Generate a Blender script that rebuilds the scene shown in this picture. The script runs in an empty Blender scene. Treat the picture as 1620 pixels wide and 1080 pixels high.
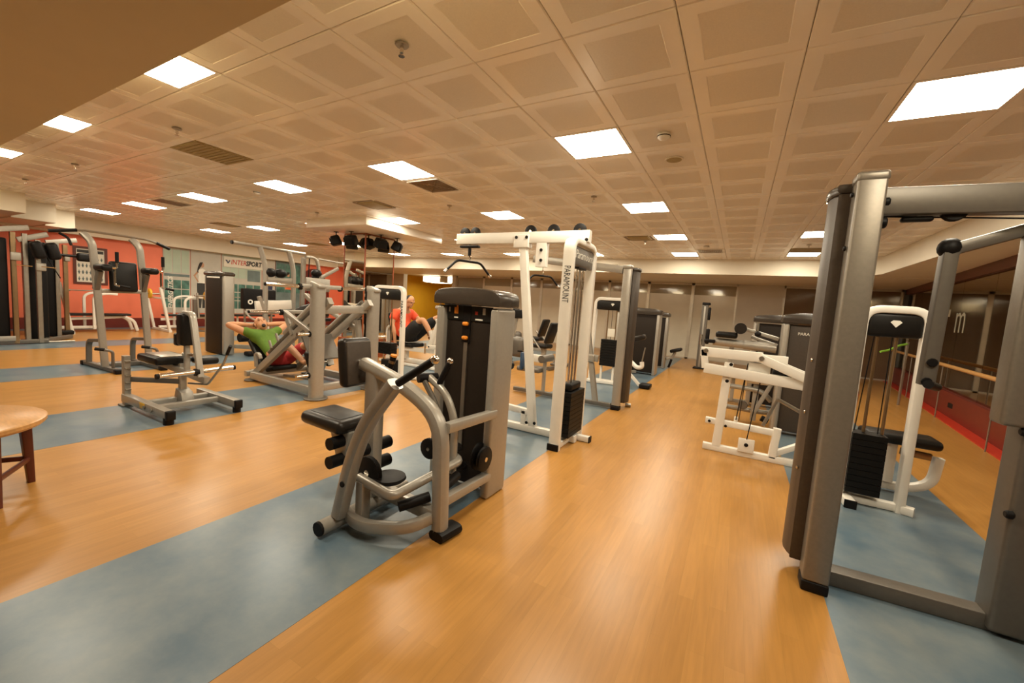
import bpy, bmesh, math, random
from mathutils import Vector, Matrix
random.seed(7)
S = bpy.context.scene
COL = S.collection
# ------------------------------------------------------------------ camera, world, exposure
HC = 1.45
FPX, YAW, PIT, ROLL = 640.34, -0.505766, 0.091943, 0.067824
c, s = math.cos(YAW), math.sin(YAW)
fw = Vector((s, c, 0)); rt = Vector((c, -s, 0)); up = Vector((0, 0, 1))
c, s = math.cos(PIT), math.sin(PIT)
FW = fw*c - up*s; u2 = up*c + fw*s
c, s = math.cos(ROLL), math.sin(ROLL)
RT = rt*c + u2*s; UP = u2*c - rt*s
cam = bpy.data.cameras.new('camera'); cam.sensor_width = 36; cam.lens = FPX/1620*36
cam.clip_start = .05; cam.clip_end = 100
camo = bpy.data.objects.new('camera', cam); COL.objects.link(camo)
m = Matrix((RT, UP, -FW)).transposed().to_4x4(); m.translation = Vector((0.4293, -2.8062, HC))
camo.matrix_world = m
S.camera = camo
w = bpy.data.worlds.new('world'); S.world = w; w.use_nodes = True
w.node_tree.nodes['Background'].inputs[0].default_value = (1, .85, .65, 1)
w.node_tree.nodes['Background'].inputs[1].default_value = 0.05
S.view_settings.view_transform = 'Standard'; S.view_settings.look = 'None'
S.view_settings.gamma = 1; S.view_settings.use_curve_mapping = False
S.view_settings.exposure = 0.0
PANEL_STRENGTH = 40.0
PANEL_COLOR = (1.0, .89, .69)
ZC = 2.953
# ------------------------------------------------------------------ materials
def mat(name, col, rough=.5, metal=0., var=.06, scale=8., bump=0., bscale=200., spec=.5, coat=0., stretch=None):
    m = bpy.data.materials.new(name); m.use_nodes = True
    nt = m.node_tree; b = nt.nodes['Principled BSDF']
    b.inputs['Roughness'].default_value = rough; b.inputs['Metallic'].default_value = metal
    b.inputs['Specular IOR Level'].default_value = spec
    b.inputs['Coat Weight'].default_value = coat; b.inputs['Coat Roughness'].default_value = .1
    tc = nt.nodes.new('ShaderNodeTexCoord'); mp = nt.nodes.new('ShaderNodeMapping')
    nt.links.new(tc.outputs['Object'], mp.inputs[0])
    if stretch: mp.inputs['Scale'].default_value = stretch
    n = nt.nodes.new('ShaderNodeTexNoise'); n.inputs['Scale'].default_value = scale; n.inputs['Detail'].default_value = 3
    nt.links.new(mp.outputs[0], n.inputs['Vector'])
    r = nt.nodes.new('ShaderNodeMapRange'); r.inputs['From Min'].default_value = .3; r.inputs['From Max'].default_value = .7
    r.inputs['To Min'].default_value = 1-var; r.inputs['To Max'].default_value = 1+var
    nt.links.new(n.outputs[0], r.inputs[0])
    v = nt.nodes.new('ShaderNodeVectorMath'); v.operation = 'SCALE'; v.inputs[0].default_value = col
    nt.links.new(r.outputs[0], v.inputs['Scale']); nt.links.new(v.outputs[0], b.inputs['Base Color'])
    if bump:
        n2 = nt.nodes.new('ShaderNodeTexNoise'); n2.inputs['Scale'].default_value = bscale
        nt.links.new(mp.outputs[0], n2.inputs['Vector'])
        bp = nt.nodes.new('ShaderNodeBump'); bp.inputs['Strength'].default_value = bump; bp.inputs['Distance'].default_value = .002
        nt.links.new(n2.outputs[0], bp.inputs['Height']); nt.links.new(bp.outputs[0], b.inputs['Normal'])
    return m
def emit(name, col, st):
    m = bpy.data.materials.new(name); m.use_nodes = True; nt = m.node_tree; nt.nodes.clear()
    e = nt.nodes.new('ShaderNodeEmission'); e.inputs[0].default_value = (*col, 1); e.inputs[1].default_value = st
    o = nt.nodes.new('ShaderNodeOutputMaterial'); nt.links.new(e.outputs[0], o.inputs[0]); return m
SIL = mat('silver_paint', (.38, .355, .31), .33, .35, .03, 40)
SILC = mat('warm_grey_paint', (.23, .205, .17), .36, .35, .05, 60, .1, 300)
SILD = mat('gunmetal_paint', (.15, .135, .115), .4, .35, .04, 40)
WHT = mat('white_enamel', (.80, .77, .70), .3, 0, .02, 10)
BRN = mat('brown_shroud_plastic', (.022, .0155, .011), .5, 0, .08, 60, .25, 300, spec=.2)
BRNL = mat('taupe_shroud_plastic', (.070, .053, .040), .42, 0, .08, 60, .25, 300, spec=.35)
CAP = mat('dark_cap_plastic', (.05, .04, .032), .25, 0, .05, 30)
BLK = mat('black_vinyl', (.010, .009, .008), .38, 0, .1, 30, .2, 250, spec=.25)
VNB = mat('brown_black_vinyl', (.018, .014, .011), .34, 0, .1, 20, .2, 250, spec=.3)
RUB = mat('black_rubber', (.007, .006, .006), .5, 0, .1, 30, spec=.2)
IRON = mat('black_iron', (.006, .0055, .005), .5, 0, .1, 30, spec=.2)
CHR = mat('chrome', (.72, .68, .62), .12, 1, .02, 5)
BRS = mat('brass_steel', (.32, .22, .12), .28, .85, .08, 8)
STL = mat('brushed_steel', (.36, .33, .28), .3, .8, .06, 12)
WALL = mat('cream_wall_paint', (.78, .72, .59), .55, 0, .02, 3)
WALLSH = mat('shaded_bulkhead_paint', (.64, .53, .32), .6, 0, .02, 3)  # darker than the other soffits: shade and vignette put into the colour
RED = mat('coral_red_wall_paint', (.84, .20, .105), .5, 0, .03, 3)
REDD = mat('dark_red_panel', (.15, .015, .008), .4, 0, .05, 5)
REDB = mat('bright_red_strip', (.50, .035, .014), .4, 0, .05, 5)
GREYW = mat('grey_wall_paint', (.56, .52, .44), .5, 0, .03, 3)
YEL = mat('yellow_wall_paint', (.75, .45, .03), .5, 0, .04, 3)
ORG = mat('orange_plastic', (.85, .28, .02), .35)
YPL = mat('yellow_plate_paint', (.75, .42, .02), .4)
BLUE = mat('blue_panel_plastic', (.03, .07, .14), .4)
GRNV = mat('green_band_rubber', (.25, .55, .05), .5)
WOOD = mat('table_wood', (.52, .27, .09), .3, 0, .12, 6, stretch=(2, 12, 2))
MAHO = mat('mahogany_stain', (.10, .018, .008), .35, 0, .15, 6, stretch=(12, 12, 2))
REDWOOD = mat('red_wood_veneer', (.30, .07, .02), .4, 0, .12, 6)
SKIN = mat('skin', (.55, .27, .14), .5, 0, .04, 12)
GRN = mat('green_cotton', (.085, .17, .012), .8, 0, .1, 14, .3, 120)
REDF = mat('red_cotton', (.36, .02, .02), .8, 0, .1, 14)
ORF = mat('orange_red_cotton', (.85, .09, .03), .75, 0, .08, 12)
BLKF = mat('black_cotton', (.006, .006, .007), .8, 0, .1, 12)
WHTF = mat('white_cotton', (.75, .72, .66), .8, 0, .05, 12)
HAIR = mat('dark_hair', (.02, .013, .01), .6, 0, .2, 60)
MIRR = mat('mirror_glass', (.80, .74, .64), .015, 1, .0, 1)
DMIR = mat('tinted_mirror_glass', (.40, .34, .24), .03, 1, .0, 1)
PAPER = mat('white_paper', (.75, .72, .62), .6, 0, .03, 4)
INK = mat('dark_ink', (.03, .03, .03), .6)
INKW = mat('white_ink', (.8, .78, .7), .5)
INKR = mat('red_ink', (.55, .05, .03), .6)
INKG = mat('pale_green_print', (.42, .52, .42), .5, 0, .06, 3)
INKT = mat('teal_glass_print', (.06, .16, .13), .4, 0, .5, 5)
INKS = mat('slate_print', (.13, .18, .18), .5, 0, .2, 4)
INKGR = mat('grey_print', (.5, .48, .42), .5, 0, .05, 4)
INKB = mat('navy_print', (.02, .03, .09), .5)
INKO = mat('orange_print', (.75, .14, .04), .5)
INKSK = mat('skin_tone_print', (.5, .27, .15), .5)
GRILL = mat('olive_grille_paint', (.36, .28, .12), .5, 0, .06, 20)
JOINT = mat('ceiling_void', (.26, .21, .15), .8)
TILEB = mat('ceiling_tile_metal', (.95, .90, .81), .24, 0, .02, 3, spec=.6)
TILEC = mat('ceiling_tile_perforated', (.79, .73, .62), .30, 0, .03, 120, spec=.5)
PANEL = emit('light_diffuser', PANEL_COLOR, PANEL_STRENGTH)
PANEL2 = emit('studio_light_diffuser', (1, .82, .55), 10)
FROST = mat('frosted_glass_film', (.68, .63, .51), .16, 0, .05, 2, spec=.6)
GLAZE = mat('dark_tinted_glazing', (.28, .23, .15), .06, 0, .05, 2, spec=1.0)
GLAZEB = mat('brown_tinted_glazing', (.16, .10, .055), .08, 0, .05, 2, spec=.9)
ETCH = mat('etched_glass_film', (.34, .31, .23), .4)
ALU = mat('aluminium_profile', (.60, .54, .44), .35, .6)

def floor_mat():
    m = bpy.data.materials.new('beech_plank_vinyl'); m.use_nodes = True; nt = m.node_tree; b = nt.nodes['Principled BSDF']
    tc = nt.nodes.new('ShaderNodeTexCoord')
    sep = nt.nodes.new('ShaderNodeMapping'); sep.inputs['Rotation'].default_value = (0, 0, math.pi/2)
    nt.links.new(tc.outputs['Object'], sep.inputs[0])
    br = nt.nodes.new('ShaderNodeTexBrick'); br.inputs['Scale'].default_value = 1
    br.inputs['Brick Width'].default_value = .95; br.inputs['Row Height'].default_value = .075
    br.inputs['Mortar Size'].default_value = .0006; br.offset = .37
    br.inputs['Color1'].default_value = (.39, .187, .042, 1); br.inputs['Color2'].default_value = (.445, .219, .054, 1)
    br.inputs['Mortar'].default_value = (.34, .175, .038, 1)
    nt.links.new(sep.outputs[0], br.inputs[0])
    mp = nt.nodes.new('ShaderNodeMapping'); mp.inputs['Scale'].default_value = (16, 1.2, 1)
    nt.links.new(tc.outputs['Object'], mp.inputs[0])
    n = nt.nodes.new('ShaderNodeTexNoise'); n.inputs['Scale'].default_value = 3; n.inputs['Detail'].default_value = 5
    nt.links.new(mp.outputs[0], n.inputs[0])
    n2 = nt.nodes.new('ShaderNodeTexNoise'); n2.inputs['Scale'].default_value = .9; n2.inputs['Detail'].default_value = 3
    nt.links.new(tc.outputs['Object'], n2.inputs[0])
    r = nt.nodes.new('ShaderNodeMapRange'); r.inputs['From Min'].default_value = .3; r.inputs['From Max'].default_value = .7; r.inputs['To Min'].default_value = .92; r.inputs['To Max'].default_value = 1.07
    nt.links.new(n.outputs[0], r.inputs[0])
    r2 = nt.nodes.new('ShaderNodeMapRange'); r2.inputs['From Min'].default_value = .3; r2.inputs['From Max'].default_value = .7; r2.inputs['To Min'].default_value = .94; r2.inputs['To Max'].default_value = 1.05
    nt.links.new(n2.outputs[0], r2.inputs[0])
    mu = nt.nodes.new('ShaderNodeMath'); mu.operation = 'MULTIPLY'; nt.links.new(r.outputs[0], mu.inputs[0]); nt.links.new(r2.outputs[0], mu.inputs[1])
    v = nt.nodes.new('ShaderNodeVectorMath'); v.operation = 'SCALE'
    nt.links.new(br.outputs[0], v.inputs[0]); nt.links.new(mu.outputs[0], v.inputs['Scale']); nt.links.new(v.outputs[0], b.inputs['Base Color'])
    b.inputs['Roughness'].default_value = .27; b.inputs['Specular IOR Level'].default_value = .38
    rr = nt.nodes.new('ShaderNodeMapRange'); rr.inputs['From Min'].default_value = .3; rr.inputs['From Max'].default_value = .7; rr.inputs['To Min'].default_value = .285; rr.inputs['To Max'].default_value = .315
    nt.links.new(n2.outputs[0], rr.inputs[0]); nt.links.new(rr.outputs[0], b.inputs['Roughness'])
    return m
def strip_mat():
    m = bpy.data.materials.new('blue_grey_rubber_vinyl'); m.use_nodes = True; nt = m.node_tree; b = nt.nodes['Principled BSDF']
    tc = nt.nodes.new('ShaderNodeTexCoord')
    n = nt.nodes.new('ShaderNodeTexNoise'); n.inputs['Scale'].default_value = 2.2; n.inputs['Detail'].default_value = 6; n.inputs['Roughness'].default_value = .65
    nt.links.new(tc.outputs['Object'], n.inputs[0])
    r = nt.nodes.new('ShaderNodeValToRGB'); r.color_ramp.elements[0].position = .35; r.color_ramp.elements[1].position = .75
    r.color_ramp.elements[0].color = (.085, .140, .190, 1); r.color_ramp.elements[1].color = (.20, .235, .24, 1)
    nt.links.new(n.outputs[0], r.inputs[0]); nt.links.new(r.outputs[0], b.inputs['Base Color'])
    rr = nt.nodes.new('ShaderNodeMapRange'); rr.inputs['To Min'].default_value = .24; rr.inputs['To Max'].default_value = .38
    nt.links.new(n.outputs[0], rr.inputs[0]); nt.links.new(rr.outputs[0], b.inputs['Roughness'])
    return m
FLOOR = floor_mat(); STRIP = strip_mat()
# ------------------------------------------------------------------ mesh builder
def V(*a): return Vector(a[0]) if len(a) == 1 else Vector(a)
def frame(d, upv=None):
    d = d.normalized()
    u = Vector(upv) if upv else (Vector((0, 0, 1)) if abs(d.z) < .95 else Vector((0, 1, 0)))
    x = d.cross(u)
    if x.length < 1e-5: x = d.cross(Vector((1, 0, 0)))
    x.normalize(); y = x.cross(d).normalized()
    return x, y
def fillet(pts, r, n=5):
    pts = [Vector(p) for p in pts]
    if r <= 0 or len(pts) < 3: return pts
    out = [pts[0]]
    for i in range(1, len(pts)-1):
        a, b, c2 = pts[i-1], pts[i], pts[i+1]
        d1 = (a-b); d2 = (c2-b); rr = min(r, d1.length*.49, d2.length*.49)
        p, q = b+d1.normalized()*rr, b+d2.normalized()*rr
        for k in range(n+1):
            t = k/n; out.append(p*(1-t)**2 + b*2*t*(1-t) + q*t*t)
    out.append(pts[-1]); return out
def rrect(w, h, r, n=2):
    r = min(r, w*.49, h*.49); o = []
    for cx, cy, a0 in ((w/2-r, h/2-r, 0), (-w/2+r, h/2-r, 90), (-w/2+r, -h/2+r, 180), (w/2-r, -h/2+r, 270)):
        for k in range(n+1):
            a = math.radians(a0+90*k/n); o.append((cx+r*math.cos(a), cy+r*math.sin(a)))
    return o
def circ(r, n=12, r2=None): return [(r*math.cos(2*math.pi*k/n), (r2 or r)*math.sin(2*math.pi*k/n)) for k in range(n)]
class MB:
    def __init__(s): s.v = []; s.f = []
    def sweep(s, pts, prof, upv=None, scales=None):
        pts = [Vector(p) for p in pts]; n = len(prof); base = len(s.v)
        x = y = None
        for i, p in enumerate(pts):
            d = (pts[min(i+1, len(pts)-1)]-pts[max(i-1, 0)]).normalized()
            if x is None or upv: x, y = frame(d, upv)
            else:
                x = (x-d*x.dot(d)).normalized(); y = x.cross(d).normalized()
            # miter width correction
            sc = scales[i] if scales else 1
            for a, b in prof: s.v.append(p+x*a*sc+y*b*sc)
        for i in range(len(pts)-1):
            for k in range(n):
                a = base+i*n+k; b = base+i*n+(k+1) % n
                s.f.append((a, b, b+n, a+n))
        s.f.append(tuple(base+k for k in range(n))[::-1]); e = base+(len(pts)-1)*n
        s.f.append(tuple(e+k for k in range(n)))
        return s
    def sq(s, p0, p1, w=.06, h=None, r=.008, upv=None): return s.sweep([p0, p1], rrect(w, h or w, r), upv)
    def path(s, pts, w=.06, h=None, r=.012, fil=.08, upv=None, n=6): return s.sweep(fillet(pts, fil, n), rrect(w, h or w, r), upv)
    def cyl(s, p0, p1, r, n=12): return s.sweep([p0, p1], circ(r, n))
    def tube(s, pts, r, fil=.08, n=10, fn=6): return s.sweep(fillet(pts, fil, fn), circ(r, n))
    def loft(s, pts, rad, n=12): return s.sweep(pts, circ(1, n), None, rad)
    def box(s, lo, hi):
        b = len(s.v); (x0, y0, z0), (x1, y1, z1) = lo, hi
        s.v += [Vector(p) for p in ((x0,y0,z0),(x1,y0,z0),(x1,y1,z0),(x0,y1,z0),(x0,y0,z1),(x1,y0,z1),(x1,y1,z1),(x0,y1,z1))]
        for f in ((0,3,2,1),(4,5,6,7),(0,1,5,4),(1,2,6,5),(2,3,7,6),(3,0,4,7)): s.f.append(tuple(b+i for i in f))
        return s
    def rbox(s, c0, size, r=.02, rot=None, seg=3, taper=None):
        bm = bmesh.new(); bmesh.ops.create_cube(bm, size=1)
        for v in bm.verts:
            v.co = Vector((v.co.x*size[0], v.co.y*size[1], v.co.z*size[2]))
            if taper and v.co.z > 0: v.co.x *= taper; v.co.y *= taper
        if r > 0: bmesh.ops.bevel(bm, geom=list(bm.edges), offset=min(r, min(size)*.48), segments=seg, affect='EDGES', profile=.5)
        M = Matrix.Translation(Vector(c0)) @ (rot.to_4x4() if rot else Matrix.Identity(4))
        return s.addbm(bm, M)
    def addbm(s, bm, M=None):
        b = len(s.v); bm.verts.index_update()
        for v in bm.verts: s.v.append(M @ v.co if M else v.co.copy())
        for f in bm.faces: s.f.append(tuple(b+v.index for v in f.verts))
        bm.free(); return s
    def prism(s, poly, axis, a0, a1, bev=0):
        """poly: 2D points; axis 0/1/2 extrude direction"""
        bm = bmesh.new(); vs = []
        for p in poly:
            co = {0: (a0, p[0], p[1]), 1: (p[0], a0, p[1]), 2: (p[0], p[1], a0)}[axis]; vs.append(bm.verts.new(co))
        f = bm.faces.new(vs); r = bmesh.ops.extrude_face_region(bm, geom=[f])
        d = Vector([0, 0, 0]); d[axis] = a1-a0
        for e in r['geom']:
            if isinstance(e, bmesh.types.BMVert): e.co += d
        bmesh.ops.recalc_face_normals(bm, faces=bm.faces)
        if bev:
            ed = [e for e in bm.edges if len(e.link_faces) == 2 and e.calc_face_angle() > .6]
            bmesh.ops.bevel(bm, geom=ed, offset=bev, segments=2, affect='EDGES', profile=.5)
        return s.addbm(bm)
    def ball(s, c0, r, seg=12, rings=8, sc=(1, 1, 1), rot=None):
        bm = bmesh.new(); bmesh.ops.create_uvsphere(bm, u_segments=seg, v_segments=rings, radius=r)
        M = Matrix.Translation(Vector(c0)) @ (rot.to_4x4() if rot else Matrix.Identity(4)) @ Matrix.Diagonal((*sc, 1))
        return s.addbm(bm, M)
    def lathe(s, c0, axis, prof, n=20):
        """prof: list of (radius, offset along axis)"""
        ax = Vector(axis).normalized(); x, y = frame(ax); b = len(s.v); c0 = Vector(c0)
        for r, o in prof:
            for k in range(n):
                a = 2*math.pi*k/n; s.v.append(c0+ax*o+(x*math.cos(a)+y*math.sin(a))*max(r, 1e-4))
        for i in range(len(prof)-1):
            for k in range(n):
                s.f.append((b+i*n+k, b+i*n+(k+1) % n, b+(i+1)*n+(k+1) % n, b+(i+1)*n+k))
        s.f.append(tuple(b+k for k in range(n))[::-1]); e = b+(len(prof)-1)*n
        s.f.append(tuple(e+k for k in range(n)))
        return s
    def disc(s, c0, axis, r, t, n=20, bev=.006):
        return s.lathe(c0, axis, [(r-bev, -t/2), (r, -t/2+bev), (r, t/2-bev), (r-bev, t/2)], n)
    def mesh(s, name, mt, off=Vector((0, 0, 0)), smooth=True):
        me = bpy.data.meshes.new(name); me.from_pydata([tuple(v-off) for v in s.v], [], s.f); me.validate()
        bm = bmesh.new(); bm.from_mesh(me); bmesh.ops.recalc_face_normals(bm, faces=bm.faces); bm.to_mesh(me); bm.free()
        if mt: me.materials.append(mt)
        if smooth and len(me.polygons):
            me.polygons.foreach_set('use_smooth', [True]*len(me.polygons)); me.set_sharp_from_angle(angle=math.radians(38))
        return me
    def to(s, parent, name, mt, label=None, kind=None):
        off = wloc(parent) if parent else Vector((0, 0, 0))
        o = bpy.data.objects.new(name, s.mesh(name, mt, off)); COL.objects.link(o)
        if parent: o.parent = parent
        if label: o['label'] = label
        if kind: o['kind'] = kind
        return o
def wloc(o):
    p = Vector((0, 0, 0))
    while o: p += Vector(o.location); o = o.parent
    return p
def tag(o, label, cat, group=None):
    o['label'] = label; o['category'] = cat
    if group: o['group'] = group
    return o
def thing(name, label, cat, loc, group=None):
    o = bpy.data.objects.new(name, None); o.empty_display_size = .1; COL.objects.link(o); o.location = loc
    return tag(o, label, cat, group)
def one(mb, name, mt, label, cat, loc, group=None):
    """a thing that is a single mesh, origin at loc"""
    o = bpy.data.objects.new(name, mb.mesh(name, mt, Vector(loc))); COL.objects.link(o); o.location = loc
    return tag(o, label, cat, group)
def struct(name, mb, mt, parent=None, kind='structure'):
    o = mb.to(parent, name, mt)
    if not parent: o['kind'] = kind
    return o
def T(root, name, mt, p0, p1, wd=.06, h=None, upv=None, r=.008): return MB().sq(p0, p1, wd, h, r, upv).to(root, name, mt)
def textmesh(body, size, M, parent, name, mt, align='CENTER', shear=0, extrude=.0008, bold=0):
    cu = bpy.data.curves.new('t', 'FONT'); cu.body = body; cu.size = size; cu.align_x = align; cu.align_y = 'CENTER'
    cu.extrude = extrude; cu.shear = shear; cu.offset = bold; cu.resolution_u = 2
    o = bpy.data.objects.new('t', cu); COL.objects.link(o)
    bpy.context.view_layer.update()
    me = bpy.data.meshes.new_from_object(o.evaluated_get(bpy.context.evaluated_depsgraph_get()))
    bpy.data.objects.remove(o)
    me.transform(Matrix.Translation(-wloc(parent)) @ M); me.materials.clear(); me.materials.append(mt); me.name = name
    ob = bpy.data.objects.new(name, me); COL.objects.link(ob); ob.parent = parent
    return ob
def basis(loc, xd, yd):
    x = Vector(xd).normalized(); y = Vector(yd).normalized(); z = x.cross(y)
    M = Matrix((x, y, z)).transposed().to_4x4(); M.translation = Vector(loc); return M
# ------------------------------------------------------------------ setting: floor
fl = struct('floor', MB().box((-15.7, -6.2, -.1), (6.2, 17.2, 0)), FLOOR)
for x0, x1, y1 in ((-2.25, -1.12, 12.0), (.98, 2.12, 9.5), (-5.62, -4.46, 9.5), (-8.9, -7.78, 9.5), (-12.1, -11.08, 9.5), (-15.25, -14.75, 9.2)):
    MB().box((x0, -6, -.02), (x1, y1, .0012)).to(fl, 'blue_vinyl_strip', STRIP)
def RX(y): return 3.05+.105*y          # the right-hand mirror wall runs slightly oblique
# ------------------------------------------------------------------ ceiling
ce = struct('ceiling', MB().box((-15.7, -6.2, ZC+.03), (6.2, 17.2, ZC+.12)), JOINT)
LIGHTS = [(i, j) for i in (-22, -18, -14, -10, -6, -2, 2) for j in (-3, 1, 5, 9, 13)]
VENTS = {(-9, -1): 'grille', (-6, 2): 'vent', (-9, 3): 'ac', (-3, 9): 'ac', (2, 12): 'grille2', (-16, 1): 'vent', (-19, 4): 'ac', (-1, 12): 'vent', (-20, 9): 'ac'}
def tile_mesh():
    me = bpy.data.meshes.new('ceiling_tile'); h = .2982; q = .205; z0 = 0.; zb = .012; e = .006
    v = []; 
    for r, z in ((h, zb+.01), (h, z0+e), (h-e, z0), (q+.004, z0), (q, z0+.003)):
        v += [(-r, -r, z), (r, -r, z), (r, r, z), (-r, r, z)]
    f = []; mi = []
    for k in range(4):
        for t in range(4): f.append((k*4+t, k*4+(t+1) % 4, (k+1)*4+(t+1) % 4, (k+1)*4+t)); mi.append(0)
    f.append((16, 17, 18, 19)); mi.append(1)
    me.from_pydata(v, [], f); me.materials.append(TILEB); me.materials.append(TILEC)
    me.polygons.foreach_set('material_index', mi); me.flip_normals(); return me
TM = tile_mesh()
def project(p):
    d = Vector(p)-camo.matrix_world.translation; z = d.dot(FW)
    if z < .1: return None
    return 810+FPX*d.dot(RT)/z, 540-FPX*d.dot(UP)/z, z
cells = []
for i in range(-25, 5):
    for j in range(-3, 15):
        if (i, j) in LIGHTS or (i, j) in VENTS: continue
        x, y = .3+.6*i, .3+.6*j
        p = project((x, y, ZC))
        vis = p and -60 < p[0] < 1680 and -60 < p[1] < 480
        cells.append(((0 if vis else 1), (p[2] if p else 99), x, y))
cells.sort()
rnd = random.Random(3)
rest_v = []; rest_f = []; rest_m = []
for k, (a, d, x, y) in enumerate(cells):
    dz = rnd.uniform(-.0015, .0015)
    if k < 300:
        o = bpy.data.objects.new('ceiling_tile', TM); COL.objects.link(o); o.location = (x, y, ZC+dz); o.parent = ce
        o.rotation_euler = (rnd.uniform(-.003, .003), rnd.uniform(-.003, .003), 0)
    else:
        b = len(rest_v); rest_v += [(v.co.x+x, v.co.y+y, v.co.z+ZC+dz) for v in TM.vertices]
        for p in TM.polygons: rest_f.append(tuple(b+q for q in p.vertices)); rest_m.append(p.material_index)
me = bpy.data.meshes.new('far_ceiling_tiles'); me.from_pydata(rest_v, [], rest_f); me.materials.append(TILEB); me.materials.append(TILEC)
me.polygons.foreach_set('material_index', rest_m)
o = bpy.data.objects.new('far_ceiling_tiles', me); COL.objects.link(o); o.parent = ce; o['kind'] = 'stuff'
# ------------------------------------------------------------------ soffits (trim) and walls
struct('trim_1', MB().box((-15.7, -6.2, 2.6), (6.2, -1.76, ZC+.05)), WALLSH)                        # dropped bulkhead above the camera
struct('trim_2', MB().box((-15.7, 9.0, 2.57), (6.2, 12.3, ZC+.05)), WALL)                          # far soffit
struct('trim_3', MB().box((-15.7, -1.76, 2.5), (-15.0, 9.0, ZC+.05)), WALL)                        # soffit over the coral wall
struct('trim_4', MB().box((-15.7, -1.76, 2.58), (-12.0, -.42, ZC+.05)).box((-15.7, -.42, 2.56), (-13.1, .23, ZC+.05)).box((-15.7, .23, 2.54), (-13.9, .72, ZC+.05)), WALL)
bm_poly = [(2.9, -1.76), (6.2, -1.76), (6.2, 9.0), (2.3, 9.0), (2.6, 8.9), (2.8, 8.65), (2.9, 8.3)]
struct('trim_5', MB().prism(bm_poly, 2, 2.58, ZC+.05), WALL)
struct('wall_left', MB().box((-15.7, -6.2, 0), (-15.3, 17, ZC)), RED)
MB().box((-15.3, -6, 0), (-15.2, 9.4, .28)).to(bpy.data.objects['wall_left'], 'plinth', REDD)
MB().prism([(8.05+.75*math.cos(a), 1.2+1.15*math.sin(a)) for a in [math.pi*k/16 for k in range(17)]]+[(7.3, .28), (8.8, .28)], 0, -15.3, -15.285).to(bpy.data.objects['wall_left'], 'painted_arch', REDD)
struct('wall_near', MB().box((-15.7, -6.4, 0), (6.2, -6.1, ZC)), WALL)
struct('wall_corner', MB().box((-15.3, 9.6, 0), (-14.5, 9.9, 2.6)), RED)
# far wall: glazed partition
wf = struct('wall_far', MB().box((.31, 12.2, 0), (1.55, 12.4, 2.6)), GREYW)
px_ = [-11.0, -9.5, -8.1, -6.7, -5.3, -3.9, -2.48, -1.03, .31]
wn = 0
def glazed(x0, x1, pane, film):
    global wn
    wn += 1
    w_ = struct('window_%d' % wn, MB().box((x0, 12.22, .0), (x0+.05, 12.3, 2.6)).box((x1-.05, 12.22, 0), (x1, 12.3, 2.6)).box((x0, 12.22, 2.5), (x1, 12.3, 2.6)).box((x0, 12.22, 0), (x1, 12.3, .04)), ALU)
    MB().box((x0+.05, 12.25, .04), (x1-.05, 12.265, 2.5)).to(w_, 'glass_pane', pane)
    if film: MB().box((x0+.05, 12.244, .04), (x1-.05, 12.25, 2.18)).to(w_, 'frosted_film', FROST)
for k in range(len(px_)-1): glazed(px_[k], px_[k+1], GLAZE, k != 0)
glazed(1.55, 2.9, GLAZEB, False); glazed(2.9, 4.3, GLAZEB, False)
struct('trim_6', MB().box((-11.2, 12.15, 0), (-11.0, 12.4, 2.6)).box((-15.3, 12.15, 0), (-14.2, 12.4, 2.6)), GREYW)
struct('wall_studio', MB().box((-15.7, 16.4, 0), (-8, 16.6, 2.9)).box((-15.35, 9.9, 0), (-15.2, 16.4, 2.9)).box((-9.4, 12.5, 0), (-9.2, 16.4, 2.9)), YEL)
struct('ceiling_studio', MB().box((-15.7, 12.3, 2.62), (-8, 16.6, 2.7)), WALL)
struct('wall_back', MB().box((-9.2, 12.6, 0), (6.2, 12.8, ZC)), GREYW)
# right: mirror wall on a red plinth
wr = struct('wall_right', MB().prism([(RX(-6.2)+.1, -6.2), (RX(12.3)+.1, 12.3), (RX(12.3)+.3, 12.3), (RX(-6.2)+.3, -6.2)], 2, 0, 2.6), GREYW)
def along(y0, y1, d0, d1, z0, z1):
    return MB().prism([(RX(y0)+d0, y0), (RX(y1)+d0, y1), (RX(y1)+d1, y1), (RX(y0)+d1, y0)], 2, z0, z1)
along(-6, 12.2, -.02, .1, 0, .42).to(wr, 'plinth', REDD)
along(-6, 12.2, -.2, -.02, 0, .012).to(wr, 'red_floor_edge', REDB)
along(-6, 12.2, .0, .1, 2.42, 2.6).to(wr, 'header', MAHO)
y = -5.9
while y < 12.1:
    along(y+.004, min(y+1.496, 12.15), .06, .09, .42, 2.42).to(wr, 'mirror_pane', DMIR); y += 1.5
textmesh('m', .80, basis((RX(7.5)+.055, 7.5, 1.72), (.105, 1, 0), (0, 0, 1)) @ Matrix.Rotation(math.pi, 4, 'Y'), wr, 'etched_letter', ETCH)
MB().box((RX(8.35)+.03, 8.28, 1.78), (RX(8.35)+.06, 8.42, 1.92)).to(wr, 'switch_plate', PAPER)
MB().box((RX(6.9)-.03, 6.82, .18), (RX(6.9)-.01, 7.0, .26)).to(wr, 'socket', RUB)
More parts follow.
